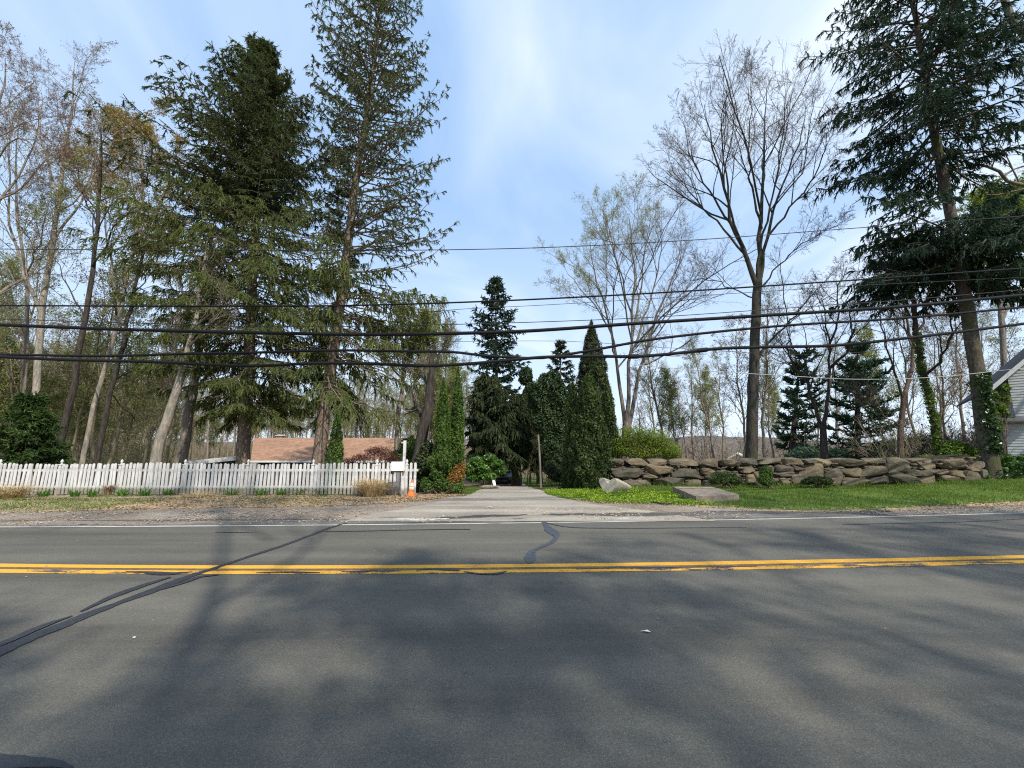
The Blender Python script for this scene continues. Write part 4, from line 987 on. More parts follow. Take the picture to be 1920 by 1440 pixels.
bare_tree('budding_tree', 'many-stemmed tree with a haze of pale green spring buds rising behind the yellow-green bush', 'tree', tm, tl, M['grey_bark'], rng,
          leaf=(M['budpale'], 3, 0.062, 0.09, lambda c: rng.random(len(c)) < np.clip(0.25 + (GX(1190, 28) - c[:, 0]) * 0.16 + (c[:, 2] - 10) * 0.06, 0.04, 0.95)))

SH = 0.93
SPEC3 = SPEC[:1] + [(6, 0.2, 1.0, (0.5, 1.1), (0.4, 0.65), 6, 0.6, dict(up=0.05, wig=0.28, curl=0.03, taper=0.6, rmin=0.008)), (6, 0.2, 1.0, (0.5, 1.1), (0.4, 0.65), 5, 0.65, dict(up=0.05, wig=0.25, curl=0.03, taper=0.55, rmin=0.006)), SPEC[3]]
rng = np.random.default_rng(203)
Y = 24.0
tm = tr_px([(1548, 905), (1546, 860), (1543, 800)], Y, [9.5, 8.5, 6.5], 8, 0.02, 7, 0.2)
bare_tree('forked_tree', 'low dark tree forking into crooked bare limbs in front of the pines behind the wall', 'tree', tm, join(
    lm([(1543, 812), (1530, 770), (1514, 720), (1508, 670), (1482, 640), (1468, 590)], Y, 4.6, .7, 31),
    lm([(1545, 812), (1552, 740), (1556, 690), (1553, 640), (1548, 590), (1540, 540)], Y, 4.9, .7, 32),
    lm([(1512, 715), (1490, 690), (1476, 655), (1478, 620)], Y, 4, .6, 33, 2),
    lm([(1556, 690), (1585, 660), (1600, 615), (1596, 575)], Y, 4, .6, 34, 2),
    lm([(1552, 650), (1575, 600), (1572, 540), (1590, 490)], Y, 3, .6, 35, -2)), M['dark_bark'], rng, SPEC3)
rng = np.random.default_rng(204)
Y = 22.0
tm = tr_px([(1690, 905), (1690, 850), (1691, 790), (1695, 735)], Y, [7, 6.5, 6.3, 6.2], 8, 0.03, 8, 0.2)
bare_tree('crooked_tree', 'reddish crooked bare tree splitting low in two between the pine and the ivied leaning tree', 'tree', tm, join(
    lm([(1695, 742), (1707, 700), (1711, 645), (1702, 590), (1688, 540), (1672, 470)], Y, 5.6, .7, 41),
    lm([(1692, 745), (1676, 690), (1662, 650), (1648, 590), (1640, 530)], Y, 3.2, .6, 42),
    lm([(1710, 640), (1735, 590), (1742, 530), (1738, 460)], Y, 3.2, .6, 43, 2),
    lm([(1690, 800), (1660, 780), (1620, 750), (1590, 745)], Y, 2.2, .5, 44, 1)), M['red_bark'], rng, SPEC3)
rng = np.random.default_rng(205)
Y = 20.0
tm = tr_px([(1768, 905), (1758, 830), (1742, 745), (1728, 680), (1719, 620), (1714, 560)], Y, [8, 7, 6.3, 6, 5.6, 5], 12, 0.02, 9, 0.2)
lean = bare_tree('leaning_tree', 'mossy dark tree leaning left with ivy on its trunk beside the big spruce', 'tree', tm, join(
    lm([(1714, 565), (1712, 520), (1722, 470), (1715, 400)], Y, 6, .6, 51), lm([(1722, 640), (1700, 580), (1670, 520), (1650, 480)], Y, 4, .6, 52),
    lm([(1750, 800), (1790, 830), (1810, 835)], Y, 1.6, .4, 53), lm([(1735, 715), (1765, 670), (1790, 600), (1800, 520)], Y, 4, .6, 54, 2)), M['dark_bark'], rng, SPEC3)
n = 2200; q = dict(P=tm['P'], R=tm['R'], L=tm['L']); uu = rng.random(n) * 0.8
c, _, rr = interp_b(q, np.zeros(n, int), uu); aa = rng.random(n) * 6.3
c = c + np.stack([np.cos(aa), np.sin(aa), np.zeros(n)], 1) * (rr + 0.08 * rng.random(n))[:, None]
mb = MB(); rleaves(mb, c, 0.10, 0.08, rng); mb.build('ivy', M['vine'], lean)

# off-frame giant reaching in from the right
rng = np.random.default_rng(206)
Y = 17.5
tm = tr_px([(2120, 930), (2105, 760), (2085, 560), (2060, 400), (2020, 250), (1960, 130), (1905, 45), (1876, -20), (1865, -120)], Y, [26, 24, 21, 18, 15, 12, 10, 9, 7], 18, 0.03, 10, 0.3)
bare_tree('oak_tree', 'heavy-limbed bare oak reaching thick crooked branches across the right spruce', 'tree', tm, join(
    lm([(2062, 410), (1985, 372), (1920, 347), (1886, 338), (1850, 312), (1802, 297), (1765, 306)], Y, 11, 3, 61, -1),
    lm([(2055, 380), (1975, 312), (1925, 306), (1885, 318), (1862, 335)], Y, 7, 2, 62, 1),
    lm([(2075, 500), (1985, 440), (1925, 420), (1885, 424), (1848, 447)], Y, 8, 2, 63, -1),
    lm([(2080, 530), (1985, 470), (1925, 462), (1870, 480), (1830, 505)], Y, 7, 2, 64, 1),
    lm([(1880, -10), (1840, 60), (1835, 140), (1800, 200)], Y, 3.5, .8, 65, 1)), M['grey_bark'], rng,
    [(5, 0.35, 1.0, (0.5, 1.0), (0.35, 0.6), 6, 0.5, dict(up=0.05, wig=0.22, curl=0.03, rmin=0.01)), (5, 0.25, 1.0, (0.5, 1.0), (0.4, 0.6), 5, 0.6, dict(up=0.05, wig=0.22, rmin=0.006)), (5, 0.25, 1.0, (0.5, 1.0), (0.35, 0.6), 4, 0.6, dict(up=0.05, wig=0.22, rmin=0.005))])
rng = np.random.default_rng(207)
Y = 26.0
tm = tr_px([(1890, 905), (1888, 760), (1880, 620), (1876, 520)], Y, [8, 7.5, 6.5, 5.5], 10, 0.03, 12, 0.3)
bare_tree('leafing_tree', 'tree in fresh yellow-green leaf behind the right spruce above the white house', 'tree', tm, join(
    lm([(1876, 540), (1860, 470), (1845, 410), (1838, 375)], Y, 5, .6, 71), lm([(1876, 530), (1890, 450), (1900, 390), (1905, 350)], Y, 5, .6, 72),
    lm([(1880, 600), (1920, 520), (1950, 450), (1970, 390)], Y, 4, .6, 73, 2), lm([(1878, 580), (1840, 530), (1810, 500)], Y, 3, .6, 74, -2)), M['grey_bark'], rng, SPEC[:3] + [(3, 0.3, 1.0, (0.4, 0.95), (0.35, 0.6), 4, 0.7, dict(up=0.08, wig=0.2))],
    leaf=(M['spring'], 7, 0.14, 0.16))

# ------------------------------------------------------------------ woodland edge on the left, trunk by trunk
def edge_tree(name, label, pts, rp, Y, bark, limbs, seed, spec=SPEC, leaf=None, fl=0.25):
    rng = np.random.default_rng(seed)
    tm = tr_px(pts, Y, rp, 18, 0.03, seed, fl)
    top = dict(P=tm['P'][:, 9:], R=tm['R'][:, 9:] * 0.98, L=tm['L'] * 0.5)
    ls = [lm(p, Y, a, .6, seed * 7 + i, 2.0, 10) for i, (p, a) in enumerate(limbs)]
    return bare_tree(name, label, 'tree', tm, join(*[dict(P=np.stack([spline(q, 14) for q in d['P']]), R=np.stack([np.interp(np.linspace(0, 1, 14), np.linspace(0, 1, d['R'].shape[1]), q) for q in d['R']]), L=d['L']) for d in [top] + ls]), bark, rng, spec, leaf)
SPL = [(8, 0.15, 1.0, (0.4, 0.85), (0.30, 0.52), 7, 0.5, dict(up=0.20, wig=0.16, curl=0.05, taper=0.55, rend=0.3)), SPEC[1], SPEC[2], SPEC[3]]
lt_ = lambda px0, y0, Y: (lambda c: np.random.default_rng(1).random(len(c)) < np.clip((c[:, 2] - P(0, y0, Y)[2]) * 0.3, 0.03, 0.9))
edge_tree('bare_tree', 'tall pale-barked tree with twiggy rust-tinged crown, farthest left behind the picket fence', [(58, 900), (66, 770), (74, 650), (88, 520), (106, 400), (120, 300), (134, 200), (140, 115)], [9, 8.5, 8, 7, 5.5, 4.2, 2.6, .6], 20.5, M['pale_bark'],
          [([(80, 600), (40, 500), (15, 400), (20, 280), (10, 170)], 5), ([(98, 460), (160, 370), (190, 290), (200, 230)], 4), ([(110, 370), (80, 280), (70, 190), (60, 120)], 4)], 301, SPL, (M['budrust'], 1, 0.06, 0.06))
edge_tree('bare_tree', 'dark ivy-blackened trunk standing bolt upright left of the golden budding tree', [(104, 900), (117, 810), (140, 700), (160, 600), (174, 500), (183, 400), (190, 310), (188, 240)], [8.5, 8, 7.3, 6.4, 5.2, 4, 2.8, 1], 18.6, M['dark_bark'],
          [([(172, 500), (215, 430), (240, 400), (270, 385)], 3), ([(160, 600), (120, 520), (90, 450)], 2.6), ([(180, 420), (150, 350), (140, 290)], 2.6)], 302, SPL[:1] + SPEC[1:3], (M['budolive'], 2, 0.09, 0.12))
edge_tree('budding_tree', 'slim tree with golden-brown buds between the dark trunk and the broad spruce', [(152, 900), (165, 810), (192, 710), (222, 600), (246, 490), (262, 390), (268, 300), (262, 225)], [6, 5.5, 5, 4.5, 3.8, 3, 2, .6], 22.0, M['pale_bark'],
          [([(225, 590), (205, 480), (190, 380), (180, 300)], 4), ([(250, 470), (300, 380), (320, 310), (315, 260)], 4), ([(262, 400), (235, 310), (220, 250), (215, 215)], 3), ([(236, 540), (290, 480), (330, 430)], 3)], 303, SPL, (M['budgold'], 3, 0.10, 0.10))
edge_tree('bare_tree', 'sinuous dark trunk bending right behind the picket fence, thin and knobbly', [(176, 900), (190, 820), (207, 730), (232, 645), (248, 560), (270, 470), (288, 390)], [7, 6.6, 5.8, 5, 4, 2.8, 1], 19.4, M['dark_bark'],
          [([(212, 715), (250, 690), (275, 690)], 2.2), ([(232, 640), (215, 560), (220, 480)], 3), ([(205, 735), (260, 790), (300, 780)], 1.4)], 304, SPL[:1] + SPEC[1:3], (M['budolive'], 2, 0.09, 0.12))
edge_tree('broken_tree', 'thick pale trunk leaning right with shredded bark just left of the broad spruce', [(286, 900), (303, 820), (322, 760), (338, 710), (352, 660), (366, 600), (380, 520), (390, 440)], [12.5, 11, 10, 8.5, 7, 5.2, 3, 1], 18.0, M['pale_bark'],
          [([(340, 705), (330, 640), (325, 580)], 4), ([(355, 650), (400, 600), (420, 540)], 3)], 305, SPL[:1] + SPEC[1:3])
edge_tree('bare_tree', 'brown flaking trunk half hidden by hanging spruce boughs at the end of the white fascia', [(330, 900), (345, 830), (360, 740), (372, 650), (385, 560), (395, 460)], [12.5, 11.5, 10, 8.5, 6, 2.5], 21.0, M['grey_bark'],
          [([(362, 720), (330, 680), (310, 690)], 2), ([(372, 650), (400, 590), (410, 520)], 3)], 306, SPL[:1] + SPEC[1:3], (M['budolive'], 2, 0.09, 0.12))
edge_tree('bare_tree', 'large old tree at the left edge sweeping a thick pale limb up', [(-75, 930), (-70, 760), (-62, 640), (-50, 520), (-30, 400), (-15, 290), (0, 180), (10, 110)], [14, 13, 12, 10, 7.5, 5, 3, .6], 18.0, M['grey_bark'],
          [([(-62, 640), (0, 545), (50, 518), (88, 470), (110, 400), (150, 330), (215, 292)], 6), ([(-35, 430), (10, 360), (55, 290), (80, 210), (85, 150)], 5), ([(-20, 320), (30, 262), (110, 300), (170, 330)], 3)], 307, SPL, (M['budrust'], 1, 0.06, 0.06))
edge_tree('bare_tree', 'thin grey double-bent sapling trunk left of the pale-barked tree', [(22, 900), (38, 780), (48, 680), (52, 580), (40, 460), (30, 340), (35, 240)], [6, 5.5, 5, 4.5, 3.5, 2.5, .6], 23.0, M['grey_bark'],
          [([(48, 640), (20, 560), (0, 500)], 2.6), ([(46, 520), (80, 440), (95, 370)], 2.6)], 308, SPL, (M['budolive'], 1, 0.08, 0.1))

edge_tree('leafing_tree', 'light olive young-leaved tree drooping between the leaning spruce and the dead trunk', [(742, 900), (745, 810), (752, 740), (756, 680), (752, 620), (750, 580)], [5, 4.5, 4, 3.2, 2, .6], 25.0, M['grey_bark'],
          [([(750, 760), (790, 700), (812, 650), (820, 620)], 2.6), ([(754, 710), (715, 660), (700, 620)], 2.2), ([(755, 680), (785, 630), (798, 590)], 2)], 309, SPL, (M['budolive'], 2, 0.11, 0.14))
edge_tree('leafing_tree', 'hazy pale green tree standing behind the dead trunk and the twin arborvitae', [(800, 900), (802, 800), (806, 720), (812, 660), (818, 610), (824, 580)], [4.5, 4, 3.5, 2.8, 1.8, .6], 31.0, M['grey_bark'],
          [([(804, 760), (780, 700), (770, 650)], 2.0), ([(808, 700), (838, 650), (848, 610)], 2.0)], 310, SPL, (M['budpale'], 1, 0.09, 0.12))

# ------------------------------------------------------------------ middle distance conifers
def simple_conifer(name, label, top, basepx, Y, tab, needle, nb, seed, group=None, pend=0.4, rise=(-0.05, 0.45), lat=(9, 0.3), nw=0.09, rb=0.28, y0=None, sht=4, whorl=None, droop=0.12, bark=None, spr=2, nl=(0.2, 0.45), zlow=None, dead=0.0, upt=0.1):
    rng = np.random.default_rng(seed)
    tp = np.array([P(basepx[0], basepx[1], Y), P(top[0], top[1], Y)])
    tp[0, 2] = float(ground_z(tp[0, 0], Y)) - 0.1
    K = 12; s = np.linspace(0, 1, K)[:, None]; q = tp[0] * (1 - s) + tp[1] * s; q[1:-1, :2] += rng.normal(size=(K - 2, 2)) * 0.04
    tr = dict(P=q[None], R=(rb * (1 - s[:, 0]) + 0.012)[None], L=np.array([tp[1, 2] - tp[0, 2]]))
    e = ext_px(Y, trunk_x(tr), tab)
    return conifer(name, label, 'conifer', tr, bark or M['spruce_bark_dark'], needle, rng, e, P(0, y0, Y)[2] if zlow is None else zlow, tp[1, 2] - 0.05, nb, lambda f: rise[0] + (rise[1] - rise[0]) * f, lat=lat, sht=sht, spr=spr, droop=droop, upt=upt, pend=pend, nw=nw, nl=nl, bare_in=0.12, group=group, whorl=whorl, dead=dead)
far_spruce = simple_conifer('spruce_tree', 'pointed dark spruce standing alone at the far end of the driveway', (930, 518), (930, 895), 38, [(518, 928, 932), (545, 905, 950), (590, 885, 972), (640, 872, 985), (700, 878, 985), (780, 880, 982), (850, 885, 975)], M['spruce_needle_shade'], 130, 401, y0=850, lat=(10, 0.32), nw=0.12, sht=5, nl=(0.25, 0.5))
simple_conifer('spruce_tree', 'shaggy olive-dark spruce with boughs hanging to the ground left of the driveway end', (915, 700), (922, 900), 27, [(700, 905, 925), (740, 880, 960), (790, 872, 985), (850, 872, 992), (880, 885, 985)], M['dark_conifer'], 120, 402, y0=885, pend=1.1, lat=(12, 0.34), nw=0.10, sht=6, nl=(0.25, 0.6), droop=0.3)
simple_conifer('hemlock_tree', 'dark hanging evergreen over two black trunks beside the parked car', (972, 735), (968, 905), 29, [(735, 965, 980), (770, 945, 1000), (820, 935, 1005), (865, 945, 998)], M['dark_conifer'], 90, 403, y0=862, pend=1.0, lat=(12, 0.34), nw=0.10, sht=6, nl=(0.25, 0.6), droop=0.3, rb=0.4)
simple_conifer('hemlock_tree', 'dense dark evergreen closing the view past the parked car', (1012, 770), (1012, 905), 36, [(770, 1005, 1020), (800, 985, 1040), (840, 975, 1052), (885, 980, 1050)], M['dark_conifer'], 80, 408, y0=880, pend=0.9, lat=(11, 0.34), nw=0.11, sht=6, nl=(0.25, 0.6), droop=0.25, rb=0.3)
simple_conifer('spruce_tree', 'small far pointed conifer showing between the dark spruce and the tall cone cedar', (1051, 636), (1051, 890), 46, [(636, 1050, 1053), (665, 1035, 1067), (700, 1020, 1082), (760, 1015, 1090), (850, 1015, 1090)], M['dark_conifer'], 62, 404, y0=850, lat=(10, 0.32), nw=0.13, sht=5, nl=(0.3, 0.55))
simple_conifer('pine_tree', 'left pine of the pair behind the wall, narrow with flat layered boughs', (1500, 655), (1480, 890), 31, [(655, 1492, 1520), (690, 1480, 1545), (730, 1470, 1550), (775, 1458, 1540), (820, 1460, 1540), (850, 1470, 1530)], M['pine_needle'], 58, 405, y0=850, pend=-0.25, lat=(9, 0.30), nw=0.10, sht=6, whorl=9, rise=(-0.05, 0.5), droop=0.05, spr=3, bark=M['dark_bark'])
simple_conifer('pine_tree', 'right pine of the pair behind the wall, wider with tiered horizontal boughs', (1606, 640), (1609, 890), 29, [(640, 1598, 1616), (680, 1570, 1650), (730, 1560, 1680), (775, 1555, 1690), (820, 1560, 1700), (855, 1580, 1690)], M['pine_needle'], 66, 406, y0=860, pend=-0.25, lat=(10, 0.30), nw=0.10, sht=6, whorl=9, rise=(-0.05, 0.5), droop=0.05, spr=3, bark=M['dark_bark'])
simple_conifer('hemlock_tree', 'bright green young hemlock behind the left end of the picket fence', (60, 735), (58, 900), 16.6, [(735, 55, 62), (765, 42, 78), (800, 22, 92), (840, 0, 108), (880, -12, 112)], M['hemlock'], 60, 407, y0=885, pend=0.15, lat=(12, 0.34), nw=0.06, sht=6, rise=(0.0, 0.4), rb=0.1, nl=(0.15, 0.3), spr=3)

# ------------------------------------------------------------------ cedars, hollies, shrubs round the driveway
def bpt(px, Y): 
    x = GX(px, Y); return np.array((x, Y, float(ground_z(x, Y)) - 0.03))
def col(label, px, Y, topy, prof, mat, n, seed, size=(0.14, 0.07), name='arborvitae', lean=0.0, **kw):
    b = bpt(px, Y); H = P(px, topy, Y)[2] - b[2]; s = Y / F
    return column_plant(name, label, 'arborvitae', b, [(H * a, w * s) for a, w in prof], mat, M['twig_wood'], np.random.default_rng(seed), n, size, lean=(lean * s, 0), **kw)
CP = [(0.0, .75), (.1, .95), (.3, 1.0), (.55, .85), (.75, .6), (.9, .3), (1.0, .03)]
def cp(w): return [(a, b * w) for a, b in CP]
col('left narrow arborvitae of the twin spires beside the driveway, the shorter one', 829, 15.8, 710, cp(17), M['arbor'], 9000, 501, (0.10, 0.05))
col('right narrow arborvitae of the twin spires beside the driveway, the taller one', 856, 16.4, 688, cp(15), M['arbor'], 9000, 502, (0.10, 0.05))
col('small bright arborvitae standing alone in front of the brown shingle roof', 629, 17.4, 772, cp(17), M['arbor'], 6000, 503, (0.10, 0.05))
col('tall cone-topped cedar rising behind the thick dark arborvitae', 1116, 25.0, 600, [(0, 33), (.3, 36), (.5, 32), (.7, 25), (.83, 16), (.93, 7), (1, .5)], M['dark_conifer'], 22000, 504, (0.20, 0.09), name='cedar_tree')
col('thick dark arborvitae column beside the carved heart, its right face sunlit', 1107, 16.9, 700, [(0, 33), (.15, 37), (.35, 35), (.6, 28), (.8, 20), (.92, 11), (1, 2)], M['arbor_dark'], 24000, 505, (0.11, 0.055))
col('slim shaded arborvitae pressed against the left of the thick dark one', 1076, 17.6, 716, [(0, 22), (.2, 22), (.5, 18), (.8, 12), (.93, 7), (1, 1)], M['arbor_dark'], 10000, 506, (0.11, 0.055))
col('slender arborvitae between the thick dark one and the many-stemmed tree', 1143, 19.0, 712, [(0, 18), (.3, 18), (.6, 14), (.85, 8), (1, 1)], M['arbor_dark'], 9000, 507, (0.12, 0.06))
def shr(name, label, px, Y, lumps_px, mat, n, size, seed, **kw):
    b = bpt(px, Y); s = Y / F
    L = []
    for (cx, cy, rx_, ry_, rz_) in lumps_px:
        p = P(cx, cy, Y); L.append((p[0] - b[0], ry_ * s * 0, p[2] - b[2], rx_ * s, ry_ * s, rz_ * s))
    rr = np.random.default_rng(seed)
    L = [(a, rr.normal() * f * 0.25, c, d, e, f) for a, _, c, d, e, f in L]
    return shrub(name, label, kw.pop('cat', 'shrub'), b, L, mat, M['twig_wood'], rr, n, size, **kw)
shr('holly_tree', 'rounded dark broadleaf evergreen right of the driveway end', 1030, 25, [(1030, 720, 26, 22, 26), (1048, 745, 20, 20, 30), (1012, 745, 24, 22, 32), (1030, 790, 36, 28, 40), (1040, 840, 34, 28, 32), (1052, 870, 30, 26, 28)], M['holly'], 26000, 0.15, 601, cat='evergreen')
shr('holly_tree', 'small dark evergreen with ragged top between the hanging spruce and the rounded evergreen', 992, 30, [(985, 705, 14, 14, 20), (995, 740, 16, 16, 26), (1000, 780, 16, 16, 28), (1005, 820, 18, 16, 20)], M['holly'], 12000, 0.16, 602, cat='evergreen')
shr('yew_bush', 'very dark low yew under the rounded evergreen at the driveway edge', 1052, 20, [(1050, 890, 24, 20, 14), (1068, 897, 18, 16, 12), (1035, 880, 12, 12, 14)], M['dark_conifer'], 7000, 0.09, 603)
shr('yew_bush', 'dark bush under the leaning dead trunk behind the traffic cone', 795, 16.2, [(792, 870, 16, 16, 22), (800, 845, 14, 14, 18), (790, 895, 16, 14, 16), (812, 880, 18, 16, 24)], M['dark_conifer'], 9000, 0.09, 604)
shr('laurel_bush', 'light green leafy bush at the foot of the twin arborvitae', 823, 15.3, [(815, 868, 16, 14, 16), (835, 862, 15, 13, 17), (820, 890, 14, 12, 12), (800, 905, 12, 10, 10)], M['arbor'], 7000, 0.085, 605)
shr('browned_bush', 'winter-browned orange evergreen bush beside the driveway mouth', 853, 15.2, [(858, 888, 11, 10, 16), (850, 900, 13, 11, 14), (866, 880, 7, 7, 12)], M['rust'], 5000, 0.075, 606)
shr('low_bush', 'low mixed green bush at the foot of the browned evergreen', 830, 14.9, [(800, 910, 12, 9, 9), (828, 908, 16, 10, 10), (858, 914, 14, 9, 8)], M['arbor'], 4000, 0.07, 607)
shr('rhododendron', 'glossy rhododendron with tiered leaf clusters left of the driveway', 908, 18.6, [(895, 865, 14, 12, 9), (918, 858, 12, 11, 7), (880, 880, 12, 11, 9), (905, 878, 16, 13, 9), (930, 868, 14, 11, 7), (940, 882, 11, 10, 6), (915, 892, 18, 13, 8), (888, 895, 14, 12, 8)], M['laurel'], 5200, 0.15, 608, elong=0.4, shell=0.7)
shr('forsythia_bush', 'wide yellow-green spring bush spilling over the left end of the stone wall', 1205, 18.6, [(1190, 818, 36, 26, 22), (1225, 822, 34, 26, 20), (1165, 838, 26, 22, 20), (1250, 842, 26, 22, 16), (1205, 845, 50, 28, 18), (1262, 855, 16, 14, 10)], M['spring'], 22000, 0.060, 609, shell=0.25, upright=0.4, stems=40)
shr('japanese_maple', 'low maroon-leaved maple in front of the right end of the brown roof', 705, 18.4, [(705, 845, 24, 20, 10), (728, 855, 22, 20, 11), (680, 858, 22, 20, 9), (655, 864, 16, 14, 6), (738, 866, 16, 16, 9)], M['maroon'], 4200, 0.055, 610, shell=0.15, stems=50)
shr('green_bush', 'soft green bush behind the tall mailbox post', 765, 19.5, [(765, 840, 20, 18, 22), (745, 855, 14, 12, 12), (780, 860, 18, 16, 18)], M['arbor'], 6000, 0.09, 611)
shr('heath_bush', 'low dark rounded heath in front of the left half of the stone wall', 1362, 15.6, [(1358, 896, 24, 12, 13), (1378, 900, 14, 10, 9), (1340, 900, 12, 10, 8)], M['arbor_dark'], 6000, 0.05, 612, upright=0.5)
shr('boxwood_bush', 'small upright green bush in front of the middle of the stone wall', 1437, 15.6, [(1438, 888, 12, 9, 14), (1434, 900, 13, 10, 11)], M['arbor'], 5000, 0.05, 613, upright=0.5)
shr('heath_bush', 'dark spreading heath low against the big dark boulder of the stone wall', 1528, 15.7, [(1528, 900, 22, 10, 8), (1548, 902, 12, 8, 7), (1512, 903, 10, 8, 6)], M['arbor_dark'], 5000, 0.05, 614)
shr('vine_bush', 'bright green vine against the white house beside the spruce trunk', 1882, 18.2, [(1880, 728, 8, 6, 8), (1868, 742, 9, 7, 9), (1886, 748, 7, 6, 9), (1874, 764, 9, 7, 10), (1862, 775, 7, 6, 9), (1884, 778, 7, 6, 6), (1872, 800, 7, 6, 16), (1870, 840, 6, 5, 20)], M['vine'], 3000, 0.12, 615, shell=0.1, cat='vine')
shr('wild_bush', 'tangled low green bush at the foot of the white house', 1895, 17.4, [(1890, 868, 22, 14, 16), (1915, 872, 24, 14, 20), (1875, 885, 14, 10, 10), (1940, 875, 24, 16, 22)], M['laurel'], 7000, 0.09, 616)
shr('wild_bush', 'bright leafy undergrowth behind the right end of the stone wall', 1800, 19.5, [(1790, 845, 24, 16, 20), (1775, 855, 18, 14, 14), (1812, 850, 16, 14, 16), (1740, 862, 20, 14, 10)], M['vine'], 7000, 0.11, 617, shell=0.2)
shr('wild_bush', 'dull olive thicket behind the wall between the pine and the leaning tree', 1725, 26, [(1720, 835, 34, 20, 26), (1680, 850, 30, 20, 20), (1650, 858, 26, 18, 14)], M['dark_conifer'], 9000, 0.12, 618, shell=0.15)
shr('wild_bush', 'low blue-green thicket at the foot of the left pine', 1515, 27, [(1510, 850, 26, 18, 14), (1490, 856, 22, 16, 10), (1575, 852, 22, 16, 12)], M['pine_needle'], 7000, 0.12, 619, shell=0.15)
# dead gnarled trunk
rng = np.random.default_rng(620)
tm = tr_px([(782, 915), (788, 840), (796, 780), (806, 730), (812, 690), (816, 650)], 17.4, [11, 11, 10, 8, 6, 3], 12, 0.05, 14, 0.3)
bare_tree('dead_tree', 'dark gnarled dead trunk with a mass of burrs left of the twin arborvitae', 'tree', tm, join(lm([(795, 780), (780, 765), (765, 772)], 17.4, 5, 3, 81), lm([(806, 730), (792, 700), (790, 670)], 17.4, 4, .6, 82), lm([(814, 690), (835, 640), (850, 600)], 17.4, 3, .6, 83)), M['dark_bark'], rng, SPEC[:3])

# straw heaps and daylilies along the fence foot
def tuft(name, label, px, py, n, L, W, mat, seed, spread, tilt, cat, group=None, curl=True, flat=1.0):
    r = np.random.default_rng(seed); b = G(px, py, -0.08); b[2] = float(ground_z(b[0], b[1]))
    a = r.random(n) * 6.3; t = tilt * r.random(n) ** 0.7
    p0 = b + np.stack([np.cos(a) * spread * r.random(n), np.sin(a) * spread * 0.6 * r.random(n), np.zeros(n)], 1)
    d = norm(np.stack([np.cos(a) * t, np.sin(a) * t, np.ones(n) * flat], 1))
    ln = L * (0.5 + 0.6 * r.random(n)); sd = norm(np.stack([-np.sin(a), np.cos(a), np.zeros(n)], 1) + r.normal(size=(n, 3)) * 0.2)
    mb = MB(); p1 = p0 + d * (ln * 0.55)[:, None]
    blades(mb, p0, d, ln * 0.55, W, r, 0.9, side=sd)
    d2 = norm(d + np.stack([np.cos(a), np.sin(a), -np.ones(n) * 0.9], 1) * (0.4 + 0.8 * r.random((n, 1))))
    blades(mb, p1, d2, ln * 0.45, W * 0.9, r, 0.1, side=sd)
    o = mb.build(name, mat, None, loc=b)
    return tag(o, label, cat, group)
lil = [(81, 928, 'beside the straw heap at the left edge'), (140, 928, 'first one left of the dry upright stalk'), (172, 928, 'close against the dry upright stalk on its left'), (228, 926, 'just right of the second fence post from the left'), (272, 926, 'third right of the dry upright stalk'), (318, 925, 'left of the flat straw heap'), (432, 925, 'wide, right of the flat heap'), (490, 925, 'right of the broad spruce trunk'), (527, 925, 'straight below the roof chimney'), (563, 924, 'left of the leaning spruce trunk'), (600, 924, 'below the leaning spruce trunk'), (642, 923, 'nearest the big standing straw tuft')]
for i, (px, py, w) in enumerate(lil):
    tuft('daylily_clump', 'green daylily clump at the fence, ' + w, px, py + 3, 60, 0.42, 0.022, M['lily'], 700 + i, 0.16 if i != 6 else 0.32, 0.9, 'daylily', 'daylilies along the picket fence')
tuft('straw_tuft', 'big standing tuft of dry ornamental grass beside the mailbox', 697, 930, 900, 0.95, 0.012, M['straw'], 731, 0.42, 0.9, 'dry grass')
tuft('straw_heap', 'brown heap of dry grass at the far left end of the fence', 18, 934, 700, 0.75, 0.012, M['straw'], 732, 0.40, 1.3, 'dry grass')
tuft('straw_heap', 'flattened pale straw heap low at the middle of the fence', 370, 932, 700, 0.42, 0.012, M['straw'], 733, 0.62, 3.0, 'dry grass', flat=0.6)
tuft('dry_stalk', 'narrow dry brown stalk bundle against the fence', 201, 928, 160, 0.55, 0.014, M['dryleaf'], 734, 0.08, 0.3, 'dry stalk')
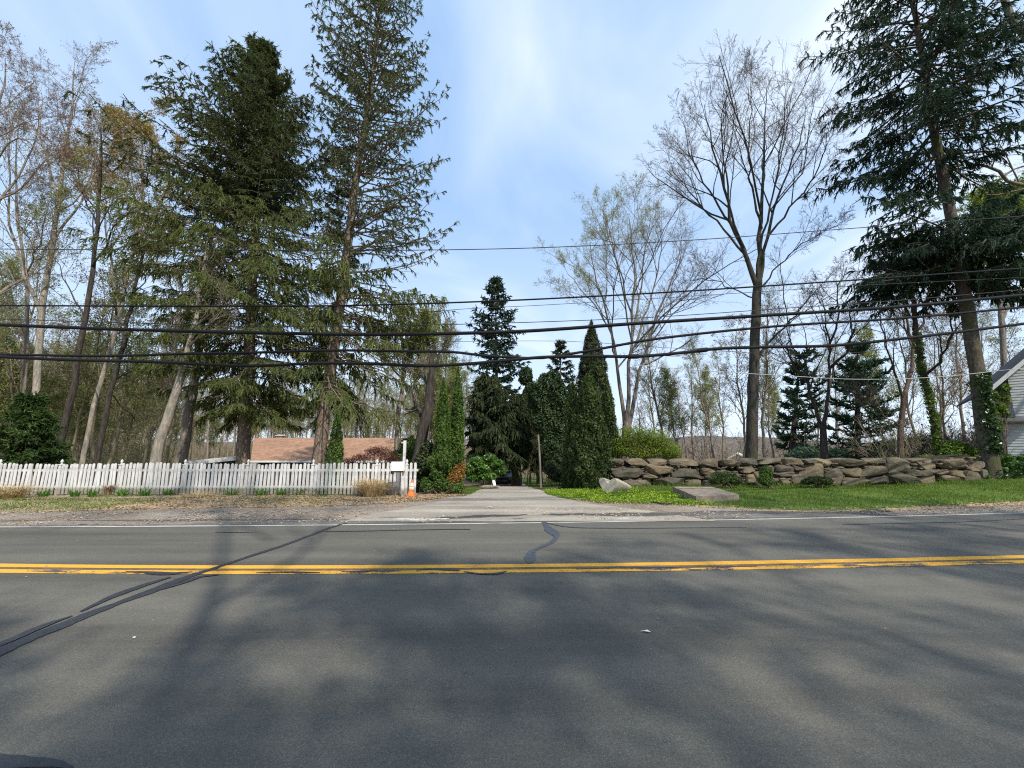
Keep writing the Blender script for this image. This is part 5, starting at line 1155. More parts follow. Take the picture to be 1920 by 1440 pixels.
# ------------------------------------------------------------------ white picket fence
def m_white_wood():
    m, t, out = newmat('weathered_white_wood')
    n1 = noise(t, pos(t, (6, 6, 0.7)), 3.0, 6, 0.65); n2 = noise(t, pos(t, (30, 30, 2)), 4, 4, 0.6); n3 = noise(t, pos(t), 1.2, 5, 0.7)
    c = ramp(t, n1, [(0.30, (0.45, 0.435, 0.415)), (0.5, (0.62, 0.61, 0.595)), (0.7, (0.71, 0.70, 0.685))])
    c = mixc(t, ramp(t, n2, [(0.62, (0, 0, 0)), (0.75, (0.5, 0.5, 0.5))]), c, (0.42, 0.39, 0.35))
    isl = N(t, 'ShaderNodeObjectInfo').outputs['Random']
    c = mixc(t, 1.0, c, ramp(t, isl, [(0, (0.88, 0.87, 0.85)), (1, (1.05, 1.05, 1.05))]), 'MULTIPLY')
    # splashed soil and algae on the lowest hand's breadth of the boards
    oz = N(t, 'ShaderNodeSeparateXYZ'); t.links.new(N(t, 'ShaderNodeNewGeometry').outputs['Position'], oz.inputs[0])
    sp_ = N(t, 'ShaderNodeMath', operation='MULTIPLY_ADD'); t.links.new(n1, sp_.inputs[0]); sp_.inputs[1].default_value = -0.22; t.links.new(oz.outputs[2], sp_.inputs[2])
    c = mixc(t, ramp(t, sp_.outputs[0], [(0.0, (0.75, 0.75, 0.75)), (0.10, (0, 0, 0))]), c, (0.20, 0.18, 0.12))
    bsdf(t, out, c, 0.7, 0.25, bump(t, n2, 0.25, 0.01))
    return m
M['fence'] = m_white_wood()
rng = np.random.default_rng(800)
FY = 14.55
posts = [-78, -14, 103, 217, 338, 458, 582, 703, 760]
fx = [P(p, 925, FY)[0] for p in posts]
fence = thing('picket_fence', (fx[5], FY, float(ground_z(fx[5], FY))), 'long white picket fence with rounded pickets and finial-topped posts', 'fence')
def zt(x): return 1.07 + 0.02 * np.sin(x * 0.9)
def picket_mesh(w=0.09, th=0.02, H=1.0):
    n = 7; a = np.linspace(0, math.pi, n)
    prof = [(-w / 2, 0), (w / 2, 0)] + [(w / 2 * math.cos(t), H - w * 0.55 + w * 0.55 * math.sin(t)) for t in a]
    V = [(x, -th / 2, z) for x, z in prof] + [(x, th / 2, z) for x, z in prof]; k = len(prof)
    Fc = [tuple(range(k)), tuple(range(2 * k - 1, k - 1, -1))] + [(i, i + k, (i + 1) % k + k, (i + 1) % k) for i in range(k)]
    return MB().addl(V, Fc)
pk = None
for i in range(len(fx) - 1):
    a, b = fx[i], fx[i + 1]
    zb = float(ground_z((a + b) / 2, FY))
    r1 = MB().box(((a + b) / 2, FY + 0.035, zb + 0.28), (b - a - 0.10, 0.035, 0.085)); r2 = MB().box(((a + b) / 2, FY + 0.035, zb + 0.86), (b - a - 0.10, 0.035, 0.085))
    panel = r1.build('panel', M['fence'], fence); r2.build('rail', M['fence'], panel)
    panel['label'] = 'fence panel'
    del panel['label']
    npk = int(round((b - a - 0.12) / 0.136))
    if i == len(fx) - 2: b += 0.0
    for k in range(npk):
        x = a + 0.06 + (b - a - 0.12) * (k + 0.5) / npk
        z = float(ground_z(x, FY)) + 0.03
        if pk is None:
            pm0 = picket_mesh(); pm0.V = [v + np.array([x, FY, z]) for v in pm0.V]; pk = pm0.build('picket', M['fence'], panel, loc=(x, FY, z)); o = pk
        else:
            o = pk.copy(); COL.objects.link(o); o.parent = panel
        o.location = (x - fence['_b'][0], FY - fence['_b'][1] - 0.002, z - fence['_b'][2])
        o.rotation_euler = (rng.normal() * 0.012, rng.normal() * 0.017, rng.normal() * 0.04)
        o.scale = (1, 1, zt(x) * (1 + rng.normal() * 0.014))
for x in fx[:]:
    z = float(ground_z(x, FY))
    pm = MB().box((x, FY + 0.06, z + 0.51), (0.095, 0.095, 1.06)).box((x, FY + 0.06, z + 1.055), (0.125, 0.125, 0.03))
    po = pm.build('post', M['fence'], fence)
    prof = [(0.05, 0), (0.035, 0.02), (0.03, 0.04), (0.05, 0.07), (0.055, 0.10), (0.04, 0.135), (0.015, 0.165), (0.002, 0.18)]
    mb = MB(); tubes(mb, np.array([(x, FY + 0.06, z + 1.07 + h) for _, h in prof]), np.array([r * 0.8 for r, _ in prof]), 10); mb.build('finial', M['fence'], po, True)
# the two pickets past the end post
endp = MB().box((fx[-1] + 0.24, FY + 0.035, float(ground_z(fx[-1], FY)) + 0.86), (0.36, 0.035, 0.085)).build('end_panel', M['fence'], fence)
for px in (769, 777):
    x = P(px, 925, FY)[0]; o = pk.copy(); COL.objects.link(o); o.parent = endp
    o.location = (x - fence['_b'][0], -0.002, float(ground_z(x, FY)) + 0.03 - fence['_b'][2]); o.scale = (1, 1, 1.10)

# ------------------------------------------------------------------ mailbox on its tall post
M['mail_white'] = m_plain('white_enamel', (0.80, 0.79, 0.76), 0.4, 0.5, 0.06, 6)
M['mail_post'] = M['fence']
b = G(756, 924, -0.09)
my = 14.05; mxp = P(756.5, 900, my)[0]; mz = float(ground_z(mxp, my))
ztop = P(756, 826, my)[2]
mail = thing('mailbox', (mxp, my, mz), 'white rural mailbox hung on a tall white post at the end of the picket fence', 'mailbox')
MB().box((mxp, my, (mz + ztop) / 2 - 0.02), (0.085, 0.085, ztop - mz + 0.04)).build('post', M['mail_post'], mail)
MB().box((mxp - 0.07, my, ztop - 0.07), (0.10, 0.06, 0.045), 0).build('bracket', M['mail_post'], mail)
bw, bh, bl = 0.20, 0.30, 0.42
def mailbox_shell(cx, cy, z0, L, W, H, rz):
    n = 9; prof = [(-W / 2, 0), (W / 2, 0)] + [(W / 2 * math.cos(t), H - W / 2 + W / 2 * math.sin(t)) for t in np.linspace(0, math.pi, n)]
    k = len(prof); ca, sa = math.cos(rz), math.sin(rz); V = []
    for e in (-L / 2, L / 2):
        for q, z in prof: V.append((cx + e * ca - q * sa, cy + e * sa + q * ca, z0 + z))
    return MB().addl(V, [tuple(range(k)), tuple(range(2 * k - 1, k - 1, -1))] + [(i, i + k, (i + 1) % k + k, (i + 1) % k) for i in range(k)])
z0 = P(745, 882, my)[2]
cxm = P(748, 875, my)[0]
body = mailbox_shell(cxm, my - 0.14, z0, 0.40, 0.22, 0.30, 0.18).build('box', M['mail_white'], mail)
mailbox_shell(cxm - 0.205, my - 0.14 - 0.037, z0 - 0.005, 0.02, 0.235, 0.31, 0.18).build('door', m_plain('shade_toned_enamel', (0.34, 0.34, 0.33), 0.5, 0.4, 0.1), mail)  # end turned from the sun: its shade is put into a greyer enamel
MB().box((cxm + 0.02, my - 0.06, z0 - 0.035), (0.40, 0.24, 0.05), 0.18).build('bracket', m_plain('old_brown_wood', (0.22, 0.14, 0.09), 0.8, 0.2, 0.2), mail)
MB().box((cxm - 0.19, my - 0.10, z0 - 0.06), (0.10, 0.16, 0.10), 0.18).build('newspaper_slot', m_plain('dark_plastic', (0.06, 0.06, 0.06), 0.5, 0.3, 0.1), mail)
# ------------------------------------------------------------------ traffic cone
cy = 14.0; cx = P(771, 915, cy)[0]; cz = float(ground_z(cx, cy)) + 0.004
cone = thing('traffic_cone', (cx, cy, cz), 'orange traffic cone with two pale bands at the end of the picket fence', 'traffic cone')
M['cone'] = m_plain('faded_orange_rubber', (0.78, 0.20, 0.055), 0.6, 0.3, 0.12, 5)
M['band'] = m_plain('dirty_white_band', (0.78, 0.68, 0.56), 0.6, 0.3, 0.12, 9)
MB().box((cx, cy, cz + 0.015), (0.34, 0.34, 0.03), 0.4).build('base', M['cone'], cone)
def fr(z0, z1, r0, r1): 
    mb = MB(); tubes(mb, np.array([(cx + 0.03 * z, cy, cz + z) for z in (z0, z1)]), np.array([r0, r1]), 20, True); return mb
cr = lambda z: 0.145 - 0.118 * (z - 0.03) / 0.62
fr(0.03, 0.65, cr(0.03), cr(0.65)).build('body', M['cone'], cone, False)
for za, zb2 in ((0.27, 0.38), (0.41, 0.53)):
    mb = MB(); tubes(mb, np.array([(cx + 0.03 * z, cy, cz + z) for z in (za, zb2)]), np.array([cr(za) + 0.004, cr(zb2) + 0.004]), 20, True); mb.build('band', M['band'], cone, True)

cone.scale = (0.86, 0.86, 0.86)
# ------------------------------------------------------------------ dry stone wall
def m_stone(name, stops):
    m, t, out = newmat(name)
    oi = N(t, 'ShaderNodeObjectInfo').outputs['Random']
    a = noise(t, pos(t), 2.2, 6, 0.65); b2 = noise(t, pos(t), 11, 6, 0.7); lich = noise(t, pos(t), 5.5, 5, 0.7)
    c = ramp(t, a, stops)
    c = mixc(t, 0.45, c, ramp(t, b2, [(0.28, tuple(v * 0.45 for v in stops[1][1])), (0.72, tuple(min(1, v * 1.5) for v in stops[1][1]))]))
    c = mixc(t, 1.0, c, ramp(t, oi, [(0.0, (0.62, 0.64, 0.62)), (0.35, (0.95, 0.93, 0.88)), (0.65, (1.25, 1.12, 0.92)), (1.0, (0.85, 0.88, 0.9))]), 'MULTIPLY')
    c = mixc(t, ramp(t, lich, [(0.58, (0, 0, 0)), (0.70, (0.55, 0.55, 0.55))]), c, (0.13, 0.14, 0.065))
    bsdf(t, out, c, 0.92, 0.2, bump(t, b2, 0.9, 0.05))
    return m
M['stone'] = m_stone('fieldstone', [(0.3, (0.058, 0.051, 0.042)), (0.48, (0.135, 0.117, 0.092)), (0.62, (0.22, 0.188, 0.143)), (0.76, (0.32, 0.285, 0.23))])
def stone_mb(c, d, r, k=5.0, rough=0.07, rz=0.0, n=7, tilt=0.0):
    g = np.linspace(-1, 1, n); u, v = np.meshgrid(g, g); u = u.ravel(); v = v.ravel(); o = np.ones_like(u)
    fs = [np.stack(q, 1) for q in ((u, v, o), (v, u, -o), (v, o, u), (u, -o, v), (o, u, v), (-o, v, u))]
    i = np.arange(n - 1)[:, None] * n + np.arange(n - 1)[None]
    q = np.stack([i, i + 1, i + n + 1, i + n], -1).reshape(-1, 4)
    V = np.concatenate(fs); Fq = np.concatenate([q + j * n * n for j in range(6)])
    rd = np.round(V, 5); uq, inv = np.unique(rd, axis=0, return_inverse=True); inv = inv.ravel()
    p = uq / (np.sum(np.abs(uq) ** k, 1) ** (1 / k))[:, None]
    ph = r.random((5, 3)) * 6; fq = 0.8 + 2.4 * r.random((5, 3))
    disp = sum(np.sin(p[:, 0] * fq[j, 0] + ph[j, 0]) * np.sin(p[:, 1] * fq[j, 1] + ph[j, 1]) * np.sin(p[:, 2] * fq[j, 2] + ph[j, 2]) for j in range(5))
    p = p * (1 + rough * disp[:, None]) + r.normal(size=p.shape) * 0.014
    for _ in range(9):                       # split faces
        nn = r.normal(size=3) * np.array([1, 0.8, 1]); nn /= np.linalg.norm(nn); h = 0.78 + 0.24 * r.random()
        ex = np.maximum(p @ nn - h, 0); p = p - ex[:, None] * nn * 0.9
    p = p * np.array(d) / 2
    if tilt: p = np.stack([p[:, 0] * math.cos(tilt) - p[:, 2] * math.sin(tilt), p[:, 1], p[:, 0] * math.sin(tilt) + p[:, 2] * math.cos(tilt)], 1)
    if rz: p = np.stack([p[:, 0] * math.cos(rz) - p[:, 1] * math.sin(rz), p[:, 0] * math.sin(rz) + p[:, 1] * math.cos(rz), p[:, 2]], 1)
    return MB().add(p + np.array(c), inv[Fq])
WY = 16.55
wall = thing('stone_wall', (P(1490, 900, WY)[0], WY, 0), 'dry-laid retaining wall of large tan fieldstones with flat capstones', 'stone wall')
S = [  # x0,x1,y0,y1 of each stone's face as photographed
 (1140,1174,860,873),(1175,1217,860,873),(1218,1257,860,873),(1257,1312,860,874),(1311,1353,861,877),(1352,1390,861,876),(1389,1423,860,876),(1421,1464,859,870),(1462,1506,858,872),(1503,1534,860,870),(1531,1566,860,877),(1560,1627,859,875),(1624,1664,859,873),(1659,1721,858,885),(1716,1772,860,881),(1768,1823,859,881),(1818,1852,865,882),
 (1146,1207,875,897),(1210,1266,870,891),(1260,1322,876,899),(1316,1346,878,893),(1322,1352,886,905),(1346,1374,881,893),(1368,1396,885,910),(1391,1416,874,888),(1395,1416,888,905),(1412,1432,884,905),(1428,1452,872,886),(1450,1489,871,885),(1486,1504,872,883),(1450,1490,884,897),(1502,1550,870,909),(1547,1584,876,897),(1580,1620,878,897),(1612,1667,873,894),(1663,1700,881,893),(1698,1730,881,893),(1724,1748,881,893),(1746,1780,882,894),(1777,1806,882,895),(1816,1840,874,884),(1836,1852,880,900),
 (1148,1166,896,914),(1162,1226,898,914),(1205,1232,889,899),(1228,1287,893,913),(1286,1320,899,913),(1316,1352,900,913),(1346,1372,902,913),(1412,1434,902,912),(1430,1458,896,911),(1455,1484,896,911),(1480,1514,885,911),(1508,1530,905,912),(1548,1583,896,912),(1580,1632,895,911),(1626,1680,893,910),(1664,1724,888,908),(1716,1764,892,908),(1758,1806,891,906),(1802,1842,882,905)]
rng = np.random.default_rng(810)
def wz(px, py):                       # wall follows the slight rise of the ground to the right
    return P(px, py, WY)[2]
for (x0, x1, y0, y1) in S:
    a = P(x0, y0, WY); b = P(x1, y1, WY)
    w, h = b[0] - a[0] + 0.0, a[2] - b[2] + 0.01
    dpt = 0.55 + 0.25 * rng.random()
    yf = WY + 0.02 - 0.12 * rng.random() - (0.10 if y0 > 885 else 0.02 if y0 > 868 else 0)
    st = stone_mb(((a[0] + b[0]) / 2, yf + dpt / 2, (a[2] + b[2]) / 2), (w, dpt, h), rng, k=9 if h < 0.4 else 7, rough=0.07, n=10, rz=rng.normal() * 0.05, tilt=rng.normal() * 0.025)
    st.build('stone', M['stone'], wall, False, loc=((a[0] + b[0]) / 2, yf + dpt / 2, (a[2] + b[2]) / 2))
mb = MB()
n = 760; xx = np.linspace(P(1146, 880, WY)[0], P(1846, 880, WY)[0], n)
for i in range(n):
    h = 0.05 + 0.06 * rng.random(); mb2_ = stone_mb((xx[i], WY + 0.10 + 0.14 * rng.random(), float(ground_z(xx[i], WY)) + 0.05 + 0.85 * rng.random()), (0.08 + 0.24 * rng.random() ** 2, 0.2, h), rng, 4, 0.08, n=4)
    mb.add(mb2_.V[0], mb2_.Q[0])
o = mb.build('chinking', M['stone'], wall); o['kind'] = 'stuff'
k = 60; xs_ = np.linspace(P(1143, 880, WY)[0], P(1848, 880, WY)[0], k); zb_ = np.array([float(ground_z(x, WY)) for x in xs_])
V = []
for x, z in zip(xs_, zb_): V += [(x, WY + 0.42, z - 0.3), (x, WY + 0.48, z + 0.95), (x, WY + 1.1, z + 0.95), (x, WY + 1.1, z - 0.3)]
Fq = []
for i in range(k - 1):
    for j in range(3): Fq.append((i * 4 + j, i * 4 + j + 1, i * 4 + 5 + j, i * 4 + 4 + j))
MB().addl(V, Fq).build('core', m_plain('earth_fill', (0.05, 0.042, 0.034), 0.95, 0.1, 0.3, 6), wall)

# carved heart and loose stones
M['cutwood'] = m_plain('pale_carved_stone', (0.36, 0.325, 0.265), 0.85, 0.2, 0.22, 14, 0.5)
hy = 14.6; hb = G(1136, 919, -0.02); hx0 = P(1136, 905, hy)[0]; hz = float(ground_z(hx0, hy)) - 0.02
hs = PXM(hy)
heart = thing('carved_heart', (hx0, hy, hz), 'pale block carved as a heart standing on the grass before the dark arborvitae', 'carved heart')
tt = np.linspace(0, 2 * np.pi, 48, endpoint=False)
hxp = 16 * np.abs(np.sin(tt)) ** 2.0 * np.sign(np.sin(tt)); hyp = 13 * np.cos(tt) - 7.5 * np.cos(2 * tt) - 2.5 * np.cos(3 * tt) - np.cos(4 * tt)
hw, hh = 32 * hs, 30 * hs
hxp = hxp / 32 * hw; hyp = (hyp - hyp.min()) / (hyp.max() - hyp.min()) * hh
rz = -0.55; dv = np.array([0.85, 0.52])
V = []; L = 0.75; nk = 9
for e in range(nk):
    q = e / (nk - 1); sc = 1 - 0.45 * q ** 1.4
    for x, z in zip(hxp * (1 - 0.1 * q), hyp * sc): V.append((hx0 + x * math.cos(rz) + dv[0] * L * q, hy - 0.3 + x * math.sin(rz) + dv[1] * L * q, hz + z))
k = 48; Fq = [tuple(range(k))[::-1], tuple(range((nk - 1) * k, nk * k))]
V.append((hx0, hy - 0.3, hz + hh * 0.45)); ci = len(V) - 1
V.append((hx0 + dv[0] * L, hy - 0.3 + dv[1] * L, hz + hh * 0.3)); cj = len(V) - 1
Fq = [(ci, (i + 1) % k, i) for i in range(k)] + [(cj, (nk - 1) * k + i, (nk - 1) * k + (i + 1) % k) for i in range(k)]
for e in range(nk - 1): Fq += [(e * k + i, e * k + (i + 1) % k, (e + 1) * k + (i + 1) % k, (e + 1) * k + i) for i in range(k)]
MB().addl(V, Fq).build('block', M['cutwood'], heart)
# concrete slab lying on the grass
M['slab'] = m_plain('weathered_slab', (0.235, 0.195, 0.15), 0.9, 0.2, 0.3, 5, 0.5)
cs = [G(1262, 927, 0.0), G(1306, 944, 0.0), G(1387, 939, 0.0), G(1336, 923.5, 0.0)]
hgt = [0.27, 0.21, 0.20, 0.22]
sc_ = np.mean(cs, axis=0)
slab = thing('concrete_slab', (sc_[0], sc_[1], 0), 'weathered grey concrete slab lying on the grass at the edge of the shoulder', 'slab')
V = [(c[0], c[1], -0.03) for c in cs] + [(c[0] + (sc_[0] - c[0]) * 0.01, c[1] + (sc_[1] - c[1]) * 0.01, h) for c, h in zip(cs, hgt)]
nsub = 14
Vt = []
for i in range(nsub + 1):
    for j in range(nsub + 1):
        u, v = i / nsub, j / nsub
        p = (np.array(V[4]) * (1 - u) * (1 - v) + np.array(V[5]) * u * (1 - v) + np.array(V[6]) * u * v + np.array(V[7]) * (1 - u) * v)
        edge = min(u, 1 - u, v, 1 - v)
        Vt.append(p + np.array([0, 0, rng.normal() * 0.004 - (0.02 if edge < 0.01 else 0)]))
Fq = [(i * (nsub + 1) + j, (i + 1) * (nsub + 1) + j, (i + 1) * (nsub + 1) + j + 1, i * (nsub + 1) + j + 1) for i in range(nsub) for j in range(nsub)]
sb = MB().addl(Vt, Fq); 
ed = [i * (nsub + 1) for i in range(nsub + 1)] + [nsub * (nsub + 1) + j for j in range(1, nsub + 1)] + [i * (nsub + 1) + nsub for i in range(nsub - 1, -1, -1)] + [j for j in range(nsub - 1, 0, -1)]
top = [Vt[i] for i in ed]; bot = [np.array([p[0] + rng.normal() * 0.01, p[1] + rng.normal() * 0.01, -0.04]) for p in top]
ne = len(ed)
sb.addl(top + bot, [(i, i + ne, (i + 1) % ne + ne, (i + 1) % ne) for i in range(ne)])
sb.build('slab_block', M['slab'], slab)
# fallen stick on the gravel
sp_ = np.array([G(1222, 942.5), G(1234, 944), G(1244, 946.5), G(1262, 944.5)]) + np.array([0, 0, 0.02])
mb = MB(); tubes(mb, spline(sp_, 10), np.linspace(0.022, 0.012, 10), 6, True); tubes(mb, spline(sp_[[1, 2]] + np.array([[0, 0, 0], [0.02, -0.12, 0.02]]), 5), np.linspace(0.014, 0.006, 5), 5)
o = mb.build('fallen_stick', M['dark_bark'], None, loc=sp_[1]); tag(o, 'short dark stick lying on the gravel in front of the carved heart', 'stick')
# paper scraps on the road
for i, (px, py, s_, lb) in enumerate([(1210, 1184, 0.045, 'white scrap of litter on the near lane, right of the middle'), (250, 1195, 0.022, 'small white fleck of litter on the near lane beside the long crack seal')]):
    c = G(px, py, 0.006); mb = MB()
    V = [c + np.array(v) * s_ for v in ((-1, .2, 0), (-.2, -.35, .25), (1, -.3, 0.05), (.5, .35, .2))]
    o = mb.addl(V, [(0, 1, 3), (1, 2, 3)]).addl([v - np.array([0, 0, .003]) for v in V], [(3, 1, 0), (3, 2, 1)]).build('litter_scrap', M['mail_white'], None, loc=c)
    tag(o, lb, 'litter')

# ------------------------------------------------------------------ overhead lines and the poles that carry them (beyond both sides)
M['cable'] = m_plain('black_cable', (0.009, 0.009, 0.011), 0.7, 0.2, 0.2, 10)
M['wire'] = m_plain('weathered_wire', (0.03, 0.03, 0.034), 0.6, 0.3, 0.2, 10)
M['bright_wire'] = m_plain('bright_wire', (0.40, 0.41, 0.42), 0.4, 0.5, 0.1, 10)
def lineY(px): 
    t = np.maximum((px - 960) / 960, 0)
    return 9.7 + 1.7 * t ** 2 - 0.1 * np.minimum((px - 960) / 960, 0)
def cable(label, pts, thick, mat, name='utility_cable', splice=None, dY=0.0, x_ends=(-430, 2430)):
    p = np.array(pts, float)
    xs = np.linspace(p[0, 0], p[-1, 0], 90)
    # smooth through the observed points
    q = spline(p, 90)
    s0 = (q[4, 1] - q[0, 1]) / (q[4, 0] - q[0, 0]); s1 = (q[-1, 1] - q[-5, 1]) / (q[-1, 0] - q[-5, 0])
    q = np.concatenate([[(x_ends[0], q[0, 1] + s0 * (x_ends[0] - q[0, 0]))] if x_ends[0] < q[0, 0] else np.zeros((0, 2)), q, [(x_ends[1], q[-1, 1] + s1 * (x_ends[1] - q[-1, 0]))] if x_ends[1] > q[-1, 0] else np.zeros((0, 2))])
    W = np.array([P(a, b, lineY(a) + dY) for a, b in q])
    mid = W[len(W) // 2]
    root = thing(name, mid, label, 'cable' if thick > 3 else 'wire', 'overhead lines along the road')
    r = thick / 2 * lineY(960) / F
    mb = MB(); tubes(mb, W, np.full(len(W), r), 8); mb.build('strand', mat, root, True)
    if splice:
        for sx_ in splice:
            i = np.argmin(np.abs(q[:, 0] - sx_)); d = norm(W[i + 1] - W[i - 1]); c = W[i]
            mb = MB(); tubes(mb, np.array([c - d * 0.16, c - d * 0.12, c + d * 0.12, c + d * 0.16]), np.array([r, r * 1.45, r * 1.45, r]), 10)
            mb.build('splice_case', M['cable'], root, True)
cable('thin top wire, highest of the lines and crossing the upper crowns', [(0, 467), (400, 469), (860, 468), (960, 466), (1300, 450), (1600, 428), (1920, 405)], 1.7, M['wire'], 'overhead_wire')
cable('medium black line, second from the top, above the bundled cables', [(0, 573), (400, 574), (640, 573), (860, 567), (1200, 551), (1500, 532), (1920, 503)], 3.4, M['cable'], dY=0.1)
cable('fine wire just above the thickest cable', [(0, 598), (300, 607), (500, 612), (860, 608), (1000, 604), (1200, 596), (1500, 576), (1700, 562), (1920, 543)], 1.6, M['wire'], 'overhead_wire', dY=0.3)
cable('fine wire between the medium line and the thickest cable', [(700, 594), (860, 580), (1000, 573), (1300, 555), (1600, 536), (1920, 520)], 1.1, M['wire'], 'overhead_wire', dY=0.5, x_ends=(660, 2430))
cable('thickest black cable, first of the three heavy ones from above', [(0, 609), (240, 618), (480, 624), (720, 627), (860, 625), (960, 622), (1200, 606), (1440, 591), (1700, 574), (1920, 553)], 7.0, M['cable'])
cable('heavy cable that dips in the middle to join the lowest one', [(0, 665), (230, 667), (330, 664), (480, 661), (640, 657), (760, 659), (860, 661), (900, 666), (960, 670), (1020, 671), (1060, 665), (1120, 655), (1200, 640), (1300, 627), (1440, 613), (1700, 596), (1920, 576)], 5.2, M['cable'], dY=0.15)
cable('lowest heavy black cable with a wavy sag and splice lumps', [(0, 669), (140, 675), (300, 679), (400, 684), (470, 686), (600, 681), (700, 682), (800, 686), (880, 682), (960, 675), (1000, 671), (1100, 668), (1200, 668), (1290, 660), (1330, 655), (1420, 651), (1560, 648), (1700, 634), (1920, 607)], 6.3, M['cable'], splice=(1308, 1196))
cable('bright thin service wire running to the white house', [(1190, 684), (1350, 697), (1480, 705), (1600, 711), (1740, 708), (1920, 690)], 1.7, M['bright_wire'], 'overhead_wire', dY=3.0, x_ends=(1190, 2430))
cable('thin service wire fanning from the lowest cable below the others', [(870, 640), (1060, 640), (1300, 655), (1540, 665), (1760, 645), (1920, 633)], 1.0, M['wire'], 'overhead_wire', dY=1.5, x_ends=(840, 2430))
M['pole'] = m_bark('pole_wood', (0.10, 0.08, 0.065), (0.2, 0.165, 0.13), None, 8, 0.1, 0.3)
for px, lb in ((-430, 'wooden utility pole carrying the lines beyond the left end of the picket fence'), (2430, 'wooden utility pole carrying the lines beyond the right end of the lawn')):
    yy = lineY(px) + 0.25; x = GX(px, lineY(px)); z = float(ground_z(x, yy))
    pole = thing('utility_pole', (x, yy, z), lb, 'utility pole')
    mb = MB(); tubes(mb, np.array([(x, yy, z - 0.3), (x, yy, z + 5), (x, yy, z + 10.5)]), np.array([0.17, 0.15, 0.12]), 12, True); mb.build('post', M['pole'], pole, True)
    MB().box((x, yy - 0.02, z + 9.6), (0.1, 2.0, 0.12)).build('crossarm', M['pole'], pole)

# ------------------------------------------------------------------ brown-roofed house below the fence
def m_shingle():
    m, t, out = newmat('brown_asphalt_shingle')
    br = N(t, 'ShaderNodeTexBrick'); br.inputs['Scale'].default_value = 1.0; br.inputs['Brick Width'].default_value = 0.32; br.inputs['Row Height'].default_value = 0.14; br.inputs['Mortar Size'].default_value = 0.008
    br.inputs['Color1'].default_value = (0.27, 0.155, 0.10, 1); br.inputs['Color2'].default_value = (0.40, 0.245, 0.16, 1); br.inputs['Mortar'].default_value = (0.17, 0.10, 0.07, 1)
    tcx = N(t, 'ShaderNodeNewGeometry').outputs['Position']; mpp = N(t, 'ShaderNodeMapping'); mpp.inputs['Scale'].default_value = (1, 1.05, 0)
    t.links.new(tcx, mpp.inputs[0]); t.links.new(mpp.outputs[0], br.inputs['Vector'])
    nn = noise(t, pos(t), 0.8, 5, 0.6)
    c = mixc(t, 0.8, br.outputs['Color'], ramp(t, nn, [(0.3, (0.75, 0.75, 0.78)), (0.7, (1.2, 1.15, 1.1))]), 'MULTIPLY')
    bsdf(t, out, c, 0.95, 0.1, bump(t, br.outputs['Fac'], -0.5, 0.01))
    return m
M['shingle'] = m_shingle()
hy0, hy1 = 42.0, 49.5
xl, xr = P(470, 862, hy0)[0], P(770, 862, hy0)[0]
ze, zr = P(600, 863, hy0)[2], P(600, 821, hy1)[2]
gz = float(ground_z(xl, 45)) - 0.3
house = thing('brown_roof_house', ((xl + xr) / 2, hy1, gz), 'low house below the fence showing only its brown shingle roof and white eaves', 'house')
M['siding_dark'] = m_plain('dark_siding', (0.10, 0.085, 0.07), 0.8, 0.2, 0.15, 4)  # plain dark brown wall colour
M['trim'] = m_plain('white_trim', (0.78, 0.77, 0.74), 0.5, 0.3, 0.06, 3)
MB().box(((xl + xr) / 2, (hy0 + 2 * hy1 - hy0) / 2, (gz + ze - 0.1) / 2), (xr - xl - 1.0, 2 * (hy1 - hy0) - 1.0, ze - 0.1 - gz)).build('wall', M['siding_dark'], house)
xla = P(476, 821, hy1)[0]; xra = xr - 0.5
yb = 2 * hy1 - hy0; th = 0.10
V = [(xl, hy0, ze), (xr, hy0, ze), (xra, hy1, zr), (xla, hy1, zr), (xl, yb, ze), (xr, yb, ze)]
V2 = [(a, b, c - th) for a, b, c in V]
roof = MB().addl(V + V2, [(0, 1, 2, 3), (3, 2, 5, 4), (7, 6, 9, 8), (8, 9, 10, 11), (0, 3, 9, 6), (3, 4, 10, 9), (1, 7, 8, 2), (2, 8, 11, 5), (4, 5, 11, 10)]).build('roof', M['shingle'], house)
MB().box(((xl + xr) / 2, hy0 - 0.02, ze - 0.12), (xr - xl, 0.05, 0.2)).build('gutter', M['trim'], house)
vx = P(526, 815, hy1 + 0.4)[0]
vent = MB().box((vx, hy1 + 0.4, zr + 0.02), (0.75, 0.5, 0.5)).build('chimney', m_plain('grey_brick', (0.22, 0.18, 0.15), 0.9, 0.2, 0.3, 6), house)
MB().box((vx, hy1 + 0.4, zr + 0.29), (0.95, 0.7, 0.05)).box((vx, hy1 + 0.4, zr + 0.37), (0.6, 0.4, 0.04)).build('chimney_cap', M['trim'], vent)
# flat-roofed wing with the white fascia
wy = 37.0
a = P(335, 866, wy); b = P(462, 853, wy + 2.4)
wing_dir = np.array([b[0] - a[0], b[1] - a[1]]); wl_ = np.linalg.norm(wing_dir); wa = math.atan2(wing_dir[1], wing_dir[0])
wing = thing('flat_roof_carport', ((a[0] + b[0]) / 2, (a[1] + b[1]) / 2, gz), 'flat-roofed carport wing with a bright white fascia behind the fence', 'carport')
def slant(a, b, h, th_, off=0.0, mat=None, name='fascia'):
    d = np.array([b[0] - a[0], b[1] - a[1]]); d /= np.linalg.norm(d); nrm_ = np.array([d[1], -d[0]])
    V = []
    for p in (a, b):
        for o_ in (off, off - th_):
            q = np.array([p[0], p[1]]) + nrm_ * o_
            V += [(q[0], q[1], p[2]), (q[0], q[1], p[2] - h)]
    return MB().addl(V, [(0, 1, 5, 4), (2, 6, 7, 3), (0, 4, 6, 2), (1, 3, 7, 5), (0, 2, 3, 1), (4, 5, 7, 6)])
slant(a, b, 0.40, 0.05).build('fascia', M['trim'], wing)
